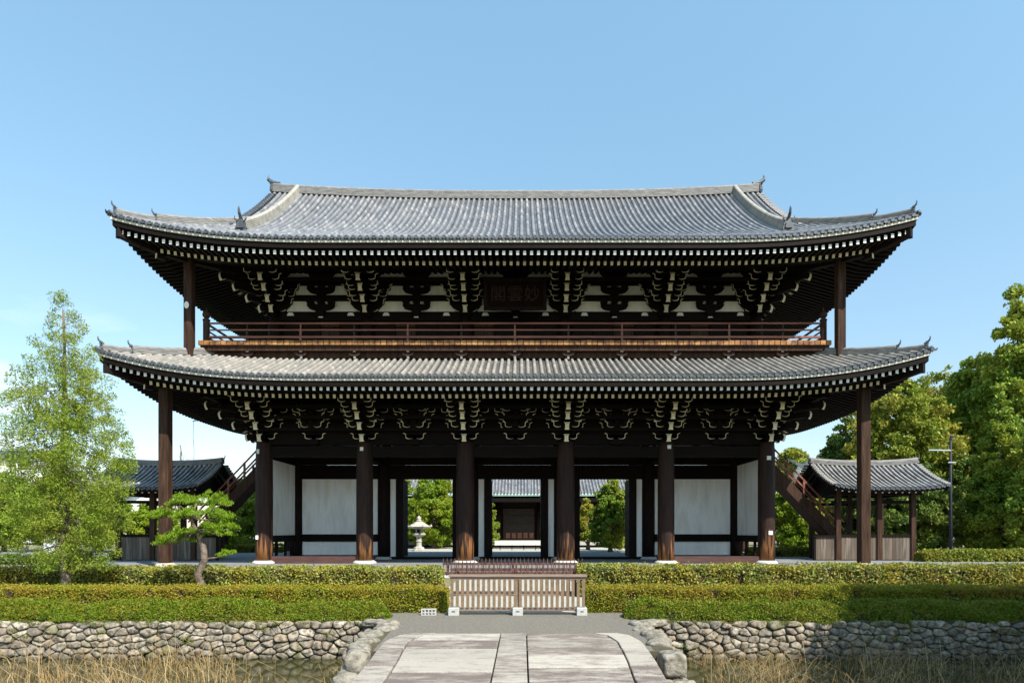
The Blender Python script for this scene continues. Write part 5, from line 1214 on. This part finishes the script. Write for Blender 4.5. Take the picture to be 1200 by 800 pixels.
# ------------------------------------------------------------------ main hall behind the gate
def hall():
    y = 39.5; root = thing('temple_hall', (0,y,0), 'large dark temple hall with grey tiled roof and copper-green eave, seen through the central doorway', 'temple hall')
    k = (y-CAMY)/750; PX = lambda px: (px-612)*k+CAMX
    rf = Roof(20, y+10, 13.2, 5.45, .50, .012, .9)
    t = MB(); tile_field(t, rf, 'F', lambda q: max(0, min(8.0, 20-abs(q))), None, None, steps=10, pitch=.36, rr=.11, seed=9)
    tile_field(t, rf, 'R', lambda q: max(0, min(8.0, 13.2-abs(q))), None, None, steps=8, pitch=.36, rr=.1); tile_field(t, rf, 'L', lambda q: max(0, min(8.0, 13.2-abs(q))), None, None, steps=8, pitch=.36, rr=.1)
    roof = obj('roof', t, 'tile_up', root, smooth=True)
    e = MB(); strip(e, rf, 'F', -.05, .2, -.15, -.05); strip(e, rf, 'L', -.05, .2, -.15, -.05); strip(e, rf, 'R', -.05, .2, -.15, -.05); obj('copper_eave', e, 'copper', roof)
    e = MB(); e.box(-17, 17, y-3.1, y+20, 4.7, 5.1); obj('soffit', e, 'woodh', roof)
    e = MB(); e.box(-16, 16, y, y+18, .5, 5.6); obj('wall', e, 'woodh', root)
    e = MB(); e.box(-18, 18, y-2.2, y+20, 0, .5); obj('stone_platform', e, 'palegravel', root)
    for x in (-15.5,-11.2,-6.6,-2.3,2.3,6.6,11.2,15.5):
        e = MB(); e.lathe(x, y-.25, [(.3,.5),(.3,4.7)], 14); obj('column', e, 'wood', root, smooth=True)
    cx = PX(608); mb = MB(); mb.box(cx-1.75, cx+1.75, y-.06, y-.01, .6, 4.0); dr = obj('lattice_doors', mb, 'glassd', root)
    mb = MB()
    for q in range(13): xx = cx-1.72+q*3.44/12; mb.box(xx-.03, xx+.03, y-.10, y-.062, .6, 4.0)
    for zz in (1.5, 2.35, 3.2, 3.95): mb.box(cx-1.75, cx+1.75, y-.12, y-.101, zz, zz+.08)
    obj('lattice', mb, 'post', dr)
    for q in range(5):
        xx = cx-1.45+q*.66; mb = MB(); mb.box(xx, xx+.46, y-.16, y-.125, .75, 1.35, 0); obj('door_panel', mb, 'rail', dr)
    for a, b in ((-3.0,-1.85),(1.85,3.0)):
        mb = MB(); mb.box(cx+a, cx+b, y-.09, y-.01, .6, 4.1); obj('side_panel', mb, 'board', root)
    for q in range(3):
        mb = MB(); mb.box(cx-2.6, cx+2.6, y-2.2-.4*(3-q), y-2.2-.4*(2-q), 0, .16*(q+1)-.02); obj('step', mb, 'granite', root)
hall()
mb = MB(); yb = 20.5
for z in (.12, .34): mb.box(-4.5, 4.5, yb-.03, yb+.03, z, z+.06)
for q in range(10): mb.box(-4.45+q*.98, -4.39+q*.98, yb-.028, yb+.028, 0, .42)
tag(obj('low_rail', mb, 'woodh'), 'low dark rail across the courtyard beyond the central doorway', 'fence')
# ------------------------------------------------------------------ lamp pole, pale buildings, sign board
Z = 44; x = bgx(1114, Z); y = Z+CAMY
root = thing('lamp_pole', (x,y,0), 'dark blue-grey utility lamp pole with a thin crossarm among the right trees', 'lamp pole')
mb = MB(); mb.tube([(x,y,0),(x,y,3.8),(x,y,bgz(514,Z))], [.12,.09,.07], 10); obj('pole', mb, 'pole', root, smooth=True)
mb = MB(); mb.tube([(bgx(1087,Z),y-.1,bgz(527.5,Z)),(bgx(1113,Z),y-.1,bgz(528,Z))], .055, 8); obj('crossarm', mb, 'lampwhite', root)
mb = MB(); mb.tube([(bgx(1110,Z),y-.1,bgz(542,Z)),(bgx(1119,Z),y-.1,bgz(542,Z))], .05, 8); obj('bracket', mb, 'lampwhite', root)
mb = MB(); mb.tube([(x,y,bgz(515,Z)),(x+.05,y,bgz(511.5,Z)),(x+.25,y,bgz(511,Z))], [.1,.1,.08], 8); obj('lamp_head', mb, 'pole', root)
def building(name, px0, px1, Z, ptop, label, cat='building', roofc='tile_dark', eave=.5, wins=5, depth=8):
    x0, x1 = bgx(px0, Z), bgx(px1, Z); y = Z+CAMY; zt = bgz(ptop, Z); root = thing(name, ((x0+x1)/2, y, 0), label, cat)
    hw = zt-1.6
    mb = MB(); mb.box(x0, x1, y, y+depth, 0, hw); obj('wall', mb, 'plaster', root)
    mb = MB(); mb.prism([(-eave-.0,hw-.1),(depth/2,zt),(depth+eave,hw-.1),(depth+eave,hw-.25),(depth/2,zt-.2),(-eave,hw-.25)], lambda a, b, d: (d, y+a, b), x0-.5, x1+.5); recalc(obj('roof', mb, roofc, root))
    for k in range(wins):
        xx = x0+(x1-x0)*(k+.5)/wins; mb = MB(); mb.box(xx-.7, xx+.7, y-.03, y, hw*.35, hw*.75); wn = obj('window', mb, 'glassd', root)
        mb = MB(); mb.box(xx-.75, xx+.75, y-.06, y-.031, hw*.35-.08, hw*.35); mb.box(xx-.04, xx+.04, y-.06, y-.031, hw*.35, hw*.75); obj('frame', mb, 'fencerail', wn)
building('plaster_building', -60, 150, 82, 566, 'long pale plaster building behind the left trees', wins=8)
building('white_building', -50, 28, 100, 524, 'taller white building glimpsed at the far left behind foliage', wins=4)
building('white_house', 938, 962, 105, 534, 'small white building peeking out beside the right stair rail', wins=3)
Z = 34; x = bgx(58, Z); y = Z+CAMY; root = thing('notice_board', (x,y,0), 'white notice board standing behind the tall conifer at left', 'sign')
mb = MB(); mb.box(x-.30, x+.30, y-.03, y+.03, .25, 1.25); obj('panel', mb, 'clothwhite', root, bevel=.01)
for q in (-.26, .26): mb = MB(); mb.box(x+q-.03, x+q+.03, y+.03, y+.09, 0, 1.3); obj('post', mb, 'woodh', root)
Z = 36; x = bgx(118, Z); y = Z+CAMY; root = thing('wooden_bench', (x,y,0), 'low bench on the terrace between the conifer and the left pavilion', 'bench')
mb = MB(); mb.box(x-.85, x+.85, y-.25, y+.25, .42, .48); obj('seat', mb, 'woodh', root)
for q in (-.65, .65): mb = MB(); mb.box(x+q-.06, x+q+.06, y-.2, y+.2, 0, .42); obj('leg', mb, 'woodh', root)

# ------------------------------------------------------------------ dry reeds in the pond
def reeds(label, regions, seed):
    r = np.random.default_rng(seed); V = []; F = []; off = 0
    for x0, x1, y0, y1, n, hmin, hmax in regions:
        cen = np.stack([r.uniform(x0,x1,n//9+1), r.uniform(y0,y1,n//9+1)], 1)
        for _ in range(n):
            cc = cen[r.integers(len(cen))]; x = min(max(cc[0]+r.normal(0,.22), x0), x1); y = min(max(cc[1]+r.normal(0,.18), y0), y1); h = r.uniform(hmin,hmax)*(1 if r.random() > .1 else 1.35); lean = r.normal(0,.34 if r.random() < .5 else 1.1)*h; ly = r.normal(0,.3)*h; w_ = r.uniform(.003,.0095)
            brk = r.random() < .6; ps = []
            for k in range(5):
                t = k/4; ps.append(np.array((x+lean*t*t, y+ly*t*t, WZ-.05+h*t)))
            if brk:
                q = r.uniform(-.5,.5)*h; ps[3] = ps[2]+np.array((q*.6, r.normal(0,.1), -.02*h+r.uniform(-.1,.1))); ps[4] = ps[3]+np.array((q*.7, r.normal(0,.1), -abs(r.normal(0,.25))*h))
            an = r.uniform(-.7,.7); sd = np.array((math.cos(an), math.sin(an), 0))*w_
            for k, p in enumerate(ps):
                q = 1-.7*k/4; V.append(p-sd*q); V.append(p+np.array((0,-w_*q,0))); V.append(p+sd*q)
            for k in range(4):
                F.append((off+3*k, off+3*k+1, off+3*k+4, off+3*k+3)); F.append((off+3*k+1, off+3*k+2, off+3*k+5, off+3*k+4))
            off += 15
    me = bpy.data.meshes.new('dry_reeds'); me.from_pydata([tuple(v) for v in V], [], F); me.materials.append(M['reed'])
    tag(obj('dry_reeds', me, None), label, 'reeds', kind='stuff')
reeds('sunlit straw-coloured dead reeds standing in the pond left of the bridge', [(-16,-5.2,-21.6,-18.6,1300,.25,.85),(-13,-4.6,-23.6,-21.0,1200,.15,.5),(-5.2,-3.0,-21.5,-19,60,.2,.5),(-4.6,-2.8,-24,-21,60,.2,.5),(-24,-13,-30,-19,500,.3,.8),(-13,-5,-30,-23.6,400,.2,.5)], 5)
reeds('shaded brown dead reeds tangled in the pond right of the bridge', [(3.9,12.6,-21.8,-18.6,1300,.25,.85),(3.6,12.6,-24.5,-21.5,1100,.15,.55),(3.4,12.6,-30,-24.5,300,.2,.5)], 6)

def weeds(label, xs, seed):
    r = np.random.default_rng(seed); P = []
    for x0, x1, n in xs:
        for _ in range(n):
            cx = r.uniform(x0,x1); cy = WY+r.uniform(-.16,-.02); cz = GZ-.02 if r.random() < .55 else r.uniform(-1.0,-.42); m = r.integers(10,60); q = r.normal(0,1,(m,3))*np.array((.09,.035,.035))
            P.append(q+np.array((cx,cy-(.08 if cz < -.4 else 0),cz)))
    me = leafmesh('weeds', np.concatenate(P), .028, 'l_hedge_low', .3, (0,-.4,.8), 1.0); tag(obj('weeds', me, None), label, 'weeds', kind='stuff')
weeds('small green weeds growing along the top and in the joints of the stone walls', [(-16,-2.8,70),(3.1,12.5,45)], 3)
